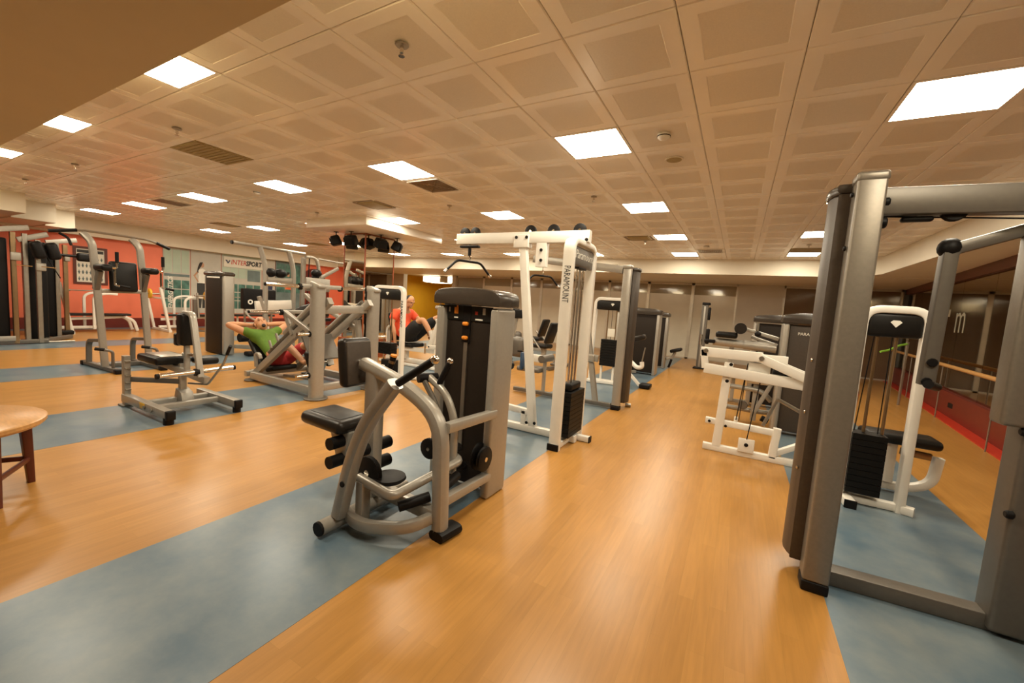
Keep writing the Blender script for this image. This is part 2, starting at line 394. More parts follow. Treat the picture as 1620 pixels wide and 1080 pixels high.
# mirrored column with its ceiling box
colm = struct('mirror_column', MB().box((-7.58, 3.52, 0), (-6.94, 4.33, ZC+.02)), GREYW)
X0, X1, Y0, Y1 = -7.6, -6.92, 3.5, 4.35
MB().box((X0+.02, Y0-.004, .42), (X1-.02, Y0+.01, 1.95)).box((X0+.02, Y0-.004, 1.96), (X1-.02, Y0+.01, 2.76)).to(colm, 'mirror_pane', MIRR)
MB().box((X1-.01, Y0+.02, .42), (X1+.004, Y1-.02, 1.95)).box((X1-.01, Y0+.02, 1.96), (X1+.004, Y1-.02, 2.76)).to(colm, 'mirror_pane', MIRR)
for x, y in ((X0, Y0), (X1, Y0), (X1, Y1)): MB().sq((x, y, .4), (x, y, 2.78), .028).to(colm, 'edge_trim', REDWOOD)
MB().box((X0, Y0-.006, 2.76), (X1+.006, Y0+.02, 2.785)).box((X1-.02, Y0, 2.76), (X1+.006, Y1, 2.785)).to(colm, 'edge_trim', REDWOOD)
MB().box((X0-.06, Y0-.06, 0), (X1+.06, Y1+.06, .42)).to(colm, 'plinth', REDWOOD)
struct('trim_8', MB().rbox((-6.98, 3.9, 2.875), (1.86, 2.3, .17), .01), TILEB)
# ------------------------------------------------------------------ ceiling lights
rows = {2: 'rightmost row', -2: 'second row from the right', -6: 'third row from the right', -10: 'middle row', -14: 'third row from the left', -18: 'second row from the left', -22: 'row beside the coral wall'}
ords = {-3: 'nearest', 1: 'second', 5: 'third', 9: 'fourth', 13: 'fifth'}
FM = None
for i, j in LIGHTS:
    x, y = .3+.6*i, .3+.6*j
    if not project((x, y, ZC)): continue
    t = thing('ceiling_light', 'square bright ceiling light panel, %s from the camera in the %s' % (ords[j], rows[i]), 'ceiling light', (x, y, ZC), 'ceiling light panels')
    if FM is None:
        fr = MB()
        for a in (-1, 1):
            fr.box((min(a*.275, a*.298), -.298, 0), (max(a*.275, a*.298), .298, .03)); fr.box((-.275, min(a*.275, a*.298), 0), (.275, max(a*.275, a*.298), .03))
        FM = fr.mesh('frame', TILEB, smooth=False)
        DM = bpy.data.meshes.new('diffuser'); DM.from_pydata([(-.275, -.275, .003), (-.275, .275, .003), (.275, .275, .003), (.275, -.275, .003)], [], [(0, 1, 2, 3)]); DM.materials.append(PANEL)
    for n_, me_ in (('frame', FM), ('diffuser', DM)):
        o = bpy.data.objects.new(n_, me_); COL.objects.link(o); o.parent = t
for k, x in enumerate((-13.5, -11.9)):
    t = thing('ceiling_light', 'bright light panel in the yellow studio doorway, %s one' % ('left' if k == 0 else 'right'), 'ceiling light', (x, 13.9, 2.5), 'studio lights')
    MB().box((x-.58, 13.4, 2.3), (x+.58, 14.4, 2.6)).to(t, 'frame', WHT)
    o = bpy.data.meshes.new('diffuser'); o.from_pydata([(-.54, -.505, -.18), (.54, -.505, -.18), (.54, -.505, .08), (-.54, -.505, .08), (-.54, -.45, -.205), (.54, -.45, -.205), (.54, .45, -.205), (-.54, .45, -.205)], [], [(0, 1, 2, 3), (7, 6, 5, 4)]); o.materials.append(PANEL2)
    q = bpy.data.objects.new('diffuser', o); COL.objects.link(q); q.parent = t
# vents
vl = {(-9, -1): 'plain olive return-air grille plate set flush in the ceiling at left', (-6, 2): 'slatted corner air diffuser beside the ceiling light, above the white stack machine',
      (-9, 3): 'ceiling cassette air conditioner in front of the mirrored column', (-3, 9): 'ceiling cassette air conditioner above the aisle near the far soffit',
      (2, 12): 'dark return-air grille between the two farthest right ceiling lights', (-16, 1): 'slatted air diffuser near the coral wall', (-19, 4): 'ceiling cassette air conditioner near the poster wall',
      (-1, 12): 'slatted air diffuser at the far end of the aisle', (-20, 9): 'ceiling cassette air conditioner above the far red corner'}
for (i, j), kd in VENTS.items():
    x, y = .3+.6*i, .3+.6*j
    t = thing('ceiling_vent', vl[(i, j)], 'air vent', (x, y, ZC), 'ceiling vents')
    if kd.startswith('grille'):
        MB().box((x-.297, y-.297, ZC-.004), (x+.297, y+.297, ZC+.02)).to(t, 'frame', GRILL)
        for k in range(11): MB().sq((x-.27, y-.27+k*.054, ZC-.006), (x+.27, y-.27+k*.054, ZC-.006), .03, .008, .002).to(t, 'slat', GRILL)
        continue
    MB().rbox((x, y, ZC+.008), (.594, .594, .024), .004).to(t, 'frame', TILEB)
    if kd == 'vent':
        MB().box((x-.25, y-.25, ZC-.006), (x+.25, y+.25, ZC-.003)).to(t, 'opening', JOINT)
        for k in range(7):
            a = .25-k*.036
            for (p, q) in (((-a, -a), (a, -a)), ((a, -a), (a, a)), ((a, a), (-a, a)), ((-a, a), (-a, -a))):
                MB().sq((x+p[0], y+p[1], ZC-.010), (x+q[0], y+q[1], ZC-.010), .016, .008, .001).to(t, 'slat', TILEB if k == 0 else BRS)
    else:
        MB().rbox((x, y, ZC-.008), (.40, .40, .022), .008).to(t, 'intake_panel', GRILL)
        for (p, q) in (((-.22, -.25), (.22, -.25)), ((.25, -.22), (.25, .22)), ((.22, .25), (-.22, .25)), ((-.25, .22), (-.25, -.22))):
            MB().sq((x+p[0], y+p[1], ZC-.006), (x+q[0], y+q[1], ZC-.006), .045, .008, .002).to(t, 'air_slot', JOINT)
# sprinklers, detectors
def sprinkler(x, y, lab):
    t = thing('sprinkler', lab, 'sprinkler', (x, y, ZC), 'ceiling sprinklers')
    MB().disc((x, y, ZC-.006), (0, 0, 1), .042, .012).to(t, 'escutcheon', STL)
    MB().cyl((x, y, ZC), (x, y, ZC-.05), .012).disc((x, y, ZC-.068), (0, 0, 1), .02, .004, 10, .001).sq((x-.014, y, ZC-.05), (x-.008, y, ZC-.068), .005).sq((x+.014, y, ZC-.05), (x+.008, y, ZC-.068), .005).to(t, 'head', CHR)
for x, y, l in ((-1.5, -.93, 'chrome sprinkler head in the large nearest ceiling tile, top of the photo'), (-4.6, -.84, 'sprinkler head on the ceiling between the two nearest left lights'),
                (-7.73, -.78, 'sprinkler head on the left ceiling below the second light'), (-1.43, 2.54, 'sprinkler head on the ceiling between two aisle lights'),
                (-3.8, 2.46, 'sprinkler head on the ceiling next to the slatted corner diffuser'), (-1.45, 6.03, 'sprinkler head just below the far cassette air conditioner'),
                (1.44, 6.75, 'sprinkler head next to the dark far right grille'), (-10.07, -.78, 'sprinkler head on the far left ceiling beside the third light'), (-6.9, 2.3, 'sprinkler head in front of the mirrored column box')):
    sprinkler(x, y, l)
def detector(x, y, lab):
    t = thing('smoke_detector', lab, 'smoke detector', (x, y, ZC), 'smoke detectors')
    MB().lathe((x, y, ZC), (0, 0, -1), [(.055, 0), (.055, .018), (.05, .03), (.03, .045), (.01, .047)], 18).to(t, 'body', WHT)
    MB().lathe((x, y, ZC), (0, 0, -1), [(.056, .018), (.056, .024)], 18).to(t, 'slot', RUB)
detector(-.28, .86, 'white round smoke detector on the ceiling beside the bright middle light')
detector(-6.45, .93, 'white round smoke detector under the middle-row light at left')
detector(-.33, 6.78, 'white round smoke detector at the far end of the aisle ceiling')
t = thing('ceiling_speaker', 'flat round cream ceiling loudspeaker behind the near smoke detector', 'speaker', (-.28, 1.47, ZC))
MB().disc((-.28, 1.47, ZC-.003), (0, 0, 1), .085, .01, 24, .003).to(t, 'rim', TILEC); MB().disc((-.28, 1.47, ZC-.009), (0, 0, 1), .07, .004, 24, .001).to(t, 'grille', GRILL)
t = thing('soffit_vent', 'small cream rectangular air grille on the far soffit', 'air vent', (-3.0, 9.0, 2.72))
MB().box((-3.3, 8.985, 2.69), (-2.75, 9.0, 2.82)).to(t, 'frame', WALL); MB().box((-3.27, 8.98, 2.715), (-2.78, 8.986, 2.795)).to(t, 'opening', GRILL)
# spotlights / loudspeakers clamped round the column top
for k, (x, y, dx, dy, l) in enumerate(((-7.62, 3.28, -.5, -.5, 'black wedge loudspeaker hung at the far left of the mirrored column'), (-7.15, 3.3, .2, -.6, 'black wedge loudspeaker hung left of the column edge'),
        (-6.72, 3.75, .6, -.1, 'black wedge loudspeaker hung just right of the column edge'), (-6.7, 4.22, .5, .4, 'black wedge loudspeaker hung at the right end of the column'))):
    t = thing('wall_speaker', l, 'speaker', (x, y, 2.6), 'loudspeakers round the column')
    R = Vector((dx, dy, -.25)).to_track_quat('Y', 'Z').to_matrix()
    MB().rbox((x, y, 2.60), (.27, .22, .21), .03, R, taper=.8).to(t, 'cabinet', RUB)
    MB().rbox(V(x, y, 2.60)+R @ V(0, .112, 0), (.21, .012, .15), .005, R).to(t, 'grille', IRON)
    MB().cyl((x, y, 2.7), (x, y, 2.79), .012).rbox((x, y, 2.785), (.1, .06, .012), .003).to(t, 'bracket', RUB)
# ================================================================== MACHINES
def bolts(root, pts, axis, r=.016, mt=RUB, t=.012):
    for p in pts: MB().disc(p, axis, r, t, 10, .003).to(root, 'bolt', mt)
def pulley(root, p, axis, r=.06, t=.03, mt=RUB):
    ob = MB().lathe(p, axis, [(r*.9, -t/2), (r, -t/2+.004), (r*.86, 0), (r, t/2-.004), (r*.9, t/2)], 18).to(root, 'pulley', mt)
    MB().cyl(V(p)-V(axis)*t*.62, V(p)+V(axis)*t*.62, r*.2, 8).to(ob, 'hub', CHR); return ob
def cable(root, pts, r=.004): return MB().sweep([Vector(p) for p in pts], circ(r, 6)).to(root, 'cable', RUB)
def plates_stack(root, lo, hi, n=10, mt=IRON):
    mb = MB(); h = (hi[2]-lo[2])/n
    for k in range(n): mb.box((lo[0], lo[1], lo[2]+k*h), (hi[0], hi[1], lo[2]+(k+1)*h-.004))
    return mb.to(root, 'weight_stack', mt)
def shroud_tower(root, x0, x1, y0, y1, h, face=BRN, side=SIL, cap=CAP, placard=True, plc=True):
    """selector-stack tower whose dark front faces -Y"""
    sw = .07
    for a, b in ((x0, x0+sw), (x1-sw, x1)): MB().rbox(((a+b)/2, (y0+y1)/2, h/2-.02), (sw, y1-y0, h-.04), .022).to(root, 'side_column', side)
    MB().rbox(((x0+x1)/2, (y0+y1)/2+.015, h/2), (x1-x0-2*sw+.01, (y1-y0)*.74, h-.1), .02).to(root, 'shroud', face)
    xc = (x0+x1)/2; wd = (x1-x0)/2+.015; n = 12
    poly = [(xc-wd, h-.03)]+[(xc+wd*math.cos(math.pi-math.pi*k/n), h+.03+.07*math.sin(math.pi*k/n)**.6) for k in range(n+1)]+[(xc+wd, h-.03)]
    MB().prism(poly, 1, y0-.02, y1+.02, .012).to(root, 'cap', cap)
    yf = y0+(y1-y0)*.13+.015
    if placard:
        pl = MB().box((x0+sw+.01, yf-.008, h-.145), (x1-sw-.01, yf+.01, h-.035)).to(root, 'instruction_placard', BLK)
        w_ = x1-x0-2*sw
        for fx, fz, sx, sz, mt in ((.07, -.07, .012, .03, INKGR), (.22, -.075, .03, .04, ORG), (.24, -.045, .012, .014, ORG), (.66, -.085, .02, .02, INKR), (.82, -.07, .02, .04, INKGR), (.22, -.128, .03, .008, INKW), (.72, -.132, .055, .009, INKW)):
            MB().box((x0+sw+w_*fx-sx*.6, yf-.0095, h+fz-sz*.6), (x0+sw+w_*fx+sx*.6, yf-.007, h+fz+sz*.6)).to(pl, 'pictogram', mt)
        xs = x0+sw+w_*.46
        MB().box((xs-.035, yf-.012, h-.31), (xs+.035, yf, h-.035)).to(root, 'selector_slot', RUB)
        MB().box((xs-.016, yf-.01, .32), (xs+.016, yf, h-.29)).to(root, 'slot_strip', STL)
        for z in (h-.17, h-.275): MB().rbox((xs, yf-.022, z), (.05, .03, .03), .012).to(root, 'selector_knob', ORG)
def ushape(root, ax, c0, c1, fixed, h, w1=.05, w2=.10, mt=WHT, fil=.12):
    """inverted U frame; ax=0: legs spread along X at Y=fixed, ax=1: legs spread along Y at X=fixed"""
    P3 = (lambda a, z: (a, fixed, z)) if ax == 0 else (lambda a, z: (fixed, a, z))
    upv = (0, 1, 0) if ax == 0 else (1, 0, 0)
    return MB().sweep(fillet([P3(c0, .0), P3(c0, h), P3(c1, h), P3(c1, .0)], fil, 7), rrect(w1, w2, .012), upv).to(root, 'frame', mt)

# ---------------------------------------------------------------- seated row machine (foreground)
t = thing('seated_row_machine', 'large silver seated row machine with black seat and brown weight tower in the foreground', 'gym machine', (-1.35, -.7, 0))
shroud_tower(t, -1.61, -1.05, -.36, -.10, 1.45)
MB().path([(-1.74, -.92, .985), (-1.38, -.92, .90), (-1.06, -.92, .74), (-1.03, -.92, .05)], .085, .095, .03, .2, (0, 1, 0)).to(t, 'main_frame', SIL)
MB().path([(-1.02, -.97, .03), (-1.0, -.8, .03)], .12, .06, .03, 0).to(t, 'foot', RUB)
MB().rbox((-1.83, -.92, .985), (.085, .24, .33), .035, Matrix.Rotation(-.12, 3, 'Y')).to(t, 'chest_pad', VNB)
MB().rbox((-1.79, -.92, .985), (.02, .20, .29), .008, Matrix.Rotation(-.12, 3, 'Y')).to(t, 'pad_plate', BRNL)
MB().cyl((-1.79, -.92, .99), (-1.68, -.92, .97), .024).to(t, 'pad_shaft', CHR)
MB().sq((-1.63, -.92, .96), (-1.64, -.92, .05), .11, .09, .02).to(t, 'seat_post', SIL)
st = MB().rbox((-2.03, -.9, .54), (.44, .30, .095), .042, Matrix.Rotation(.03, 3, 'Y')).to(t, 'seat', VNB)
MB().rbox((-2.03, -.9, .585), (.32, .20, .012), .005, Matrix.Rotation(.03, 3, 'Y')).to(st, 'stitched_panel', BLK)
MB().prism([(-2.02, .5), (-1.80, .5), (-1.86, .26), (-1.93, .26)], 1, -.97, -.87, .01).to(t, 'seat_bracket', SIL)
for x, z in ((-1.88, .43), (-1.88, .30), (-1.64, .43), (-1.64, .30)): MB().cyl((x, -1.07, z), (x, -.77, z), .043, 14).to(t, 'roller', RUB)
for z in (.43, .30): T(t, 'seat_link', RUB, (-1.90, -.92, z), (-1.62, -.92, z), .03, .06)
MB().path([(-1.57, -1.22, .10), (-1.47, -1.22, .47), (-1.36, -1.22, .72), (-1.15, -1.22, .98)], .078, .08, .02, .16, (0, 1, 0)).to(t, 'near_lever', SIL)
MB().cyl((-1.60, -1.33, .055), (-1.60, -.62, .055), .045, 14).to(t, 'base_tube', SIL)
MB().cyl((-1.60, -1.345, .055), (-1.60, -1.33, .055), .043, 14).to(t, 'end_cap', RUB)
MB().path([(-1.6, -1.15, .09), (-1.40, -1.22, .09), (-1.14, -1.10, .10), (-1.06, -.90, .13)], .055, .07, .015, .2).to(t, 'base_loop', SIL)
T(t, 'base_rail', SIL, (-1.66, -.92, .17), (-1.04, -.92, .13), .07, .08)
T(t, 'loop_post', SIL, (-1.46, -1.14, .08), (-1.46, -1.14, .32), .06, .07)
T(t, 'upper_connector', SIL, (-1.04, -.90, .68), (-1.07, -.30, .64), .06, .06)
T(t, 'lower_connector', SIL, (-1.05, -.88, .21), (-1.08, -.32, .17), .06, .06)
MB().tube([(-1.50, -1.14, .33), (-1.22, -1.14, .29), (-1.16, -.56, .34), (-1.40, -.5, .37)], .03, .05, 10).to(t, 'pedal_frame', SIL)
for x, y, z in ((-1.36, -1.03, .33), (-1.32, -.50, .385), (-1.32, -.42, .22)):
    MB().lathe((x, y, z), (0, 0, 1), [(.02, -.025), (.09, -.018), (.105, -.005), (.1, .01), (.05, .018), (.006, .015)], 24).to(t, 'foot_pedal', RUB)
for p0, p1 in (((-1.24, -1.06, .19), (-1.14, -.90, .22)), ((-1.12, -.80, .24), (-1.14, -.62, .26))): MB().cyl(p0, p1, .032, 12).to(t, 'foot_roller', RUB)
pulley(t, (-1.46, -1.1, .36), (0, 1, 0), .1, .035)
pulley(t, (-1.12, -.39, .33), (1, 0, 0), .1, .03); pulley(t, (-1.06, -.41, .33), (1, 0, 0), .09, .03); pulley(t, (-1.41, -.6, .38), (0, 1, 0), .075, .03)
MB().tube([(-1.46, -.58, .89), (-1.30, -.58, .80), (-1.21, -.58, .62), (-1.21, -.58, .25)], .028, .1, 10).to(t, 'far_lever', SIL)
MB().tube([(-1.48, -.62, .88), (-1.34, -.62, .70), (-1.24, -.62, .35)], .02, .1, 8).to(t, 'far_link', SILD)
MB().cyl((-1.50, -.65, .885), (-1.44, -.52, .885), .034).to(t, 'end_cap', RUB)
for p0, p1 in (((-1.13, -1.22, .985), (-.91, -1.2, 1.135)), ((-1.37, -.58, .85), (-1.29, -.57, 1.02)), ((-1.70, -.76, .85), (-1.645, -.75, 1.03))):
    g = MB().cyl(p0, p1, .022, 12).to(t, 'handle_grip', RUB); d = (V(p1)-V(p0)).normalized()
    if p0[0] > -1.6: MB().ball(V(p1)+d*.008, .025).to(g, 'end_ball', CHR)
    else:
        MB().cyl(V(p1)-d*.05, V(p1)-d*.03, .0235).to(g, 'gold_ring', BRS); MB().cyl(V(p1), V(p1)+d*.012, .023).to(g, 'orange_cap', ORG)
T(t, 'grip_bracket', SIL, (-1.71, -.9, .90), (-1.71, -.76, .86), .04)
bolts(t, [(-1.50, -1.262, .33), (-1.63, -.965, .45)], (0, 1, 0), .018)

# ---------------------------------------------------------------- white lat pulldown
t = thing('lat_pulldown_machine', 'white enamel lat pulldown machine with lettered upright beside the aisle', 'gym machine', (-1.1, 1.3, 0))
ushape(t, 1, .96, 1.62, -1.08, 2.12, .06, .115)
MB().rbox((-1.07, 1.29, 1.975), (.05, .60, .20), .02).to(t, 'header_panel', SILD)
textmesh('Paramount', .12, basis((-1.043, 1.29, 1.99), (0, 1, 0), (0, 0, 1)), t, 'script_logo', INKW, shear=.3)
textmesh('PARAMOUNT', .095, basis((-1.08, .929, 1.68), (0, 0, -1), (1, 0, 0)) @ Matrix.Diagonal((.62, 1, 1, 1)), t, 'lettering', INK)
for y in (1.2, 1.29, 1.38): MB().cyl((-1.08, y, .55), (-1.08, y, 1.9), .0115, 10).to(t, 'guide_rod', CHR if y != 1.29 else STL)
plates_stack(t, (-1.17, 1.09, .10), (-.99, 1.50, .58)); MB().rbox((-1.08, 1.29, .62), (.13, .3, .08), .02).to(t, 'top_plate', IRON)
MB().rbox((-1.08, 1.29, 1.87), (.06, .24, .03), .01).to(t, 'rod_cap', RUB)
T(t, 'top_beam', WHT, (-2.70, 1.3, 2.20), (-1.0, 1.3, 2.20), .075, .125)
for x in (-2.60, -2.45, -1.70, -1.42, -1.12): pulley(t, (x, 1.3, 2.27), (0, 1, 0), .07, .03)
T(t, 'slanted_post', WHT, (-1.78, 1.3, 2.12), (-1.50, 1.3, .05), .09, .07)
MB().rbox((-1.79, 1.3, 2.16), (.19, .10, .15), .01).to(t, 'post_bracket', WHT)
bolts(t, [(-1.85, 1.245, 2.2), (-1.72, 1.245, 2.2), (-1.535, 1.255, 2.06), (-1.53, 1.255, 1.95), (-1.46, 1.25, .13), (-1.56, 1.25, .12), (-1.02, 1.24, 2.16)], (0, 1, 0), .018)
T(t, 'pulley_hanger', WHT, (-1.54, 1.3, 2.15), (-1.54, 1.3, 1.88), .13, .07, (0, 1, 0))
T(t, 'base_rail', WHT, (-2.35, 1.3, .045), (-.98, 1.3, .045), .075, .075)
T(t, 'cross_foot', WHT, (-1.08, .92, .035), (-1.08, 1.66, .035), .08, .06)
T(t, 'front_foot', WHT, (-1.08, 1.42, .035), (-.86, 1.42, .035), .07, .06)
MB().box((-.862, 1.383, .003), (-.85, 1.457, .067)).to(t, 'end_cap', RUB); MB().box((-1.14, .905, .003), (-1.02, .922, .067)).to(t, 'end_cap', RUB)
T(t, 'seat_rail', WHT, (-2.35, 1.3, .27), (-1.52, 1.3, .23), .06, .07); T(t, 'seat_rail_post', WHT, (-1.62, 1.3, .05), (-1.62, 1.3, .24), .06)
T(t, 'seat_post', WHT, (-2.15, 1.3, .05), (-2.15, 1.3, .46), .07); MB().rbox((-2.2, 1.3, .50), (.36, .32, .08), .03).to(t, 'seat', BLK)
T(t, 'roller_post', WHT, (-1.95, 1.3, .27), (-1.95, 1.3, .68), .06); MB().cyl((-1.98, 1.06, .70), (-1.98, 1.54, .70), .06).to(t, 'thigh_roller', BLK)
MB().rbox((-2.52, 1.3, 2.11), (.27, .06, .03), .01).to(t, 'stop_block', RUB)
cable(t, [(-2.52, 1.3, 2.2), (-2.52, 1.3, 1.98)]); MB().cyl((-2.52, 1.3, 2.0), (-2.52, 1.3, 2.09), .02).to(t, 'stop_ball', RUB)
def latbar(t, x, y, z, dx, dy, drop=.13):
    d = V(dx, dy, 0).normalized(); p = V(x, y, z); L = .17
    mb = MB().tube([p-d*(L+.14)-V(0, 0, drop), p-d*L, p, p+d*L, p+d*(L+.14)-V(0, 0, drop)], .015, .05, 8).to(t, 'lat_bar', RUB)
    for sg in (-1, 1):
        e = p+d*sg*(L+.14)-V(0, 0, drop); MB().cyl(e, e+(d*sg*.14-V(0, 0, drop)).normalized()*.04, .017).to(mb, 'chrome_tip', CHR)
    MB().tube([p+V(0, 0, .0), p+V(.02, 0, .05), p+V(0, 0, .1)], .01, .02, 8).to(mb, 'chrome_link', CHR)
latbar(t, -2.52, 1.3, 1.93, .35, .94)

# ---------------------------------------------------------------- grey cable towers
def cable_tower(root, x, y, h, sx, sm=None, pw=.12):
    sm = sm or SIL
    """post at the -Y end, D-shaped shroud behind it; sx = side the shroud bulges to"""
    MB().rbox((x, y, h/2+.02), (.12, pw, h-.08), .012).to(root, 'upright', sm)
    MB().rbox((x, y, .03), (.125, .12, .06), .01).to(root, 'foot', RUB)
    poly = [(x+sx*.055, y+.06), (x+sx*.115, y+.06)]+[(x+sx*(-.02+.155*math.cos(a)), y+.20+.19*math.sin(a)) for a in [(-.7+k*.28) for k in range(9)]]+[(x-sx*.055, y+.36), (x-sx*.055, y+.06)]
    MB().prism(poly, 2, .10, h-.06, .008).to(root, 'shroud', BRNL)
    poly2 = [(x+(px-x)*1.08, y+.17+(py-y-.17)*1.05) for px, py in poly]
    MB().prism(poly2, 2, h-.06, h-.01, .012).to(root, 'top_cap', CAP); MB().rbox((x, y, h-.01), (.13, .125, .05), .015).to(root, 'post_cap', sm)
t = thing('cable_crossover_machine', 'tall dark grey cable crossover with rounded shroud at the right edge', 'gym machine', (1.25, 0, 0))
cable_tower(t, .935, -.10, 2.21, -1, SILC)
T(t, 'top_beam', SILD, (.98, -.08, 2.085), (2.1, -.02, 2.07), .08, .13)
T(t, 'base_beam', SILD, (.98, .02, .045), (2.1, .10, .045), .10, .085)
MB().rbox((1.60, .0, 1.57), (.115, .12, 1.06), .02).to(t, 'sliding_carriage', SILC)
MB().rbox((1.71, .06, 1.1), (.14, .16, 2.16), .02).to(t, 'rear_upright', SILD)
for z in (1.02, .62): MB().disc((1.635, -.03, z), (1, 0, 0), .02, .03, 12).to(t, 'stop_bolt', RUB)
MB().cyl((1.60, -.07, 2.0), (1.60, -.13, 2.0), .028).to(t, 'adjust_knob', RUB); MB().cyl((1.66, -.09, 1.25), (1.76, -.1, 1.25), .012).to(t, 'pull_pin', CHR)
MB().path([(1.56, .05, 1.96), (1.31, .05, 1.865), (1.30, .05, 1.18)], .06, .075, .012, .03, (0, 1, 0)).to(t, 'pivot_arm', SILD)
MB().ball((1.31, .05, 1.875), .05).to(t, 'pivot_joint', RUB)
bolts(t, [(1.30, .005, 1.30), (1.29, .005, 1.2)], (0, 1, 0), .022); MB().cyl((1.29, -.02, 1.19), (1.36, .1, 1.17), .022).to(t, 'handle_grip', RUB)
MB().rbox((1.22, -.06, 2.035), (.20, .05, .03), .012).rbox((1.14, -.06, 2.0), (.12, .04, .025), .01).to(t, 'cable_trolley', RUB)
pulley(t, (1.27, -.06, 2.035), (0, 1, 0), .05, .03); cable(t, [(.99, -.06, 2.02), (1.5, -.06, 1.99)]); cable(t, [(1.0, -.07, 2.04), (1.14, -.06, 2.02)])
for z in (1.98, 2.08): MB().disc((1.005, -.1, z), (1, 0, 0), .028, .03, 12).to(t, 'cable_stop', RUB)
bolts(t, [(.865, -.12, 2.12), (.865, -.12, 1.85)], (1, 0, 0), .013)
for z in (1.25, .62, .95): bolts(t, [(.81, .02, z)], (1, .4, 0), .009, CHR, .006)
t = thing('lat_pulldown_machine', 'grey lat pulldown with tall rounded brown tower standing on the aisle edge', 'gym machine', (-1.05, 3.1, 0))
cable_tower(t, -1.03, 3.12, 2.10, 1, None, .075)
MB().cyl((-.96, 3.42, .03), (-.88, 3.44, .03), .03).to(t, 'levelling_foot', STL)
T(t, 'top_beam', SIL, (-1.1, 3.12, 2.05), (-2.55, 3.12, 2.20), .07, .11)
T(t, 'base_rail', SILD, (-2.75, 3.12, .05), (-1.1, 3.12, .05), .07, .06)
T(t, 'slanted_post', SIL, (-1.34, 3.12, .05), (-1.62, 3.12, 1.5), .08, .06)
T(t, 'cross_plate', SIL, (-1.62, 3.12, .75), (-1.35, 3.12, .72), .06, .1)
MB().rbox((-1.5, 3.08, .72), (.2, .05, .12), .02).to(t, 'gusset', SIL)
cable(t, [(-2.38, 3.12, 2.16), (-2.38, 3.12, 2.0)]); latbar(t, -2.38, 3.12, 1.93, .5, .87)
T(t, 'roller_post', SIL, (-2.22, 3.12, .05), (-2.22, 3.12, .58), .05)
T(t, 'roller_arm', WHT, (-2.6, 3.12, .60), (-2.24, 3.12, .60), .06, .12)
MB().cyl((-2.2, 2.93, .62), (-2.2, 3.31, .62), .06, 14).to(t, 'thigh_roller', SILD)
MB().rbox((-2.45, 3.12, .42), (.42, .3, .08), .03).to(t, 'seat', SILD); T(t, 'seat_post', SIL, (-2.5, 3.12, .05), (-2.5, 3.12, .4), .06)
MB().rbox((-2.55, 3.0, .55), (.03, .2, .28), .01).to(t, 'shin_panel', BLUE)
# ---------------------------------------------------------------- white stacks with U frames
def ustack(lab, x0, x1, y, h, stack=(.1, .58), sx=(-.16, .16), group=None, name='weight_stack_machine'):
    t = thing(name, lab, 'gym machine', ((x0+x1)/2, y, 0), group)
    ushape(t, 0, x0, x1, y, h, .06, .09)
    hp = MB().rbox(((x0+x1)/2, y-.01, h-.125), (x1-x0-.055, .06, .19), .03).to(t, 'header_panel', BLK)
    xc = (x0+x1)/2
    MB().prism([(xc-.035, h-.10), (xc+.035, h-.10), (xc+.02, h-.085), (xc-.02, h-.085)][::-1]+[], 1, y-.045, y-.04).prism([(xc-.035, h-.10), (xc, h-.14), (xc+.035, h-.10)], 1, y-.045, y-.04).to(hp, 'emblem', INKW)
    for dx in (sx[0]*.53, sx[1]*.53): MB().cyl((xc+dx, y, stack[1]), (xc+dx, y, h-.2), .0115, 10).to(t, 'guide_rod', BRS)
    cable(t, [(xc, y, stack[1]), (xc, y, h-.2)])
    plates_stack(t, (xc+sx[0], y-.08, stack[0]), (xc+sx[1], y+.08, stack[1]))
    T(t, 'base_rail', WHT, (x0-.03, y, .035), (x1+.03, y, .035), .07, .06)
    return t
t = ustack('white upright weight stack with black lettered header in front of the seated man', -5.36, -4.66, 2.42, 1.60, (.42, .62))
MB().rbox((-4.92, 2.42, .17), (.30, .16, .3), .01).to(t, 'lower_weights', IRON)
for dx in (-.085, .085): MB().cyl((-5.01+dx, 2.42, .05), (-5.01+dx, 2.42, .45), .0115, 10).to(t, 'lower_rod', CHR)
textmesh('PARAMOUNT', .075, basis((-4.66, 2.373, 1.15), (0, 0, -1), (1, 0, 0)), t, 'lettering', INK, bold=.001)
T(t, 'foot_rail', WHT, (-4.66, 2.42, .035), (-4.15, 2.75, .035), .06, .05); MB().rbox((-4.64, 2.37, .03), (.08, .03, .05), .004).to(t, 'end_cap', RUB)
t2 = thing('foot_platform', 'chrome foot platform on the floor right of the white weight stack', 'foot plate', (-3.95, 2.98, 0)); MB().lathe((-3.95, 2.98, .0), (0, 0, 1), [(.12, 0), (.12, .02), (.03, .03), (.02, .1), (.11, .11), (.11, .125)], 18).to(t2, 'base', STL)
MB().rbox((-3.95, 2.98, .135), (.2, .1, .02), .008).to(t2, 'tread', RUB)
t = ustack('white weight stack machine with black triangle header behind the brown lat tower', -2.12, -1.42, 5.2, 1.68, (.35, .88))
for x in (-1.9, -1.66): T(t, 'stack_leg', WHT, (x, 5.2, .05), (x, 5.2, .36), .04)
MB().tube([(-1.6, 5.2, 1.1), (-1.55, 5.15, 1.25), (-1.42, 5.1, 1.27)], .022, .08, 8).to(t, 'arm_loop', WHT)
MB().rbox((-1.72, 5.05, 1.02), (.14, .02, .16), .01).to(t, 'notice_card', PAPER)
T(t, 'side_post', WHT, (-1.40, 5.15, .05), (-1.36, 5.15, .85), .07); MB().tube([(-1.38, 5.15, .55), (-1.18, 5.1, .40), (-1.08, 5.1, .42), (-1.1, 5.1, .52)], .04, .08, 10).to(t, 'lever_arm', WHT)
MB().cyl((-1.1, 5.1, .5), (-1.06, 5.1, .80), .012).to(t, 'lever_rod', STL)
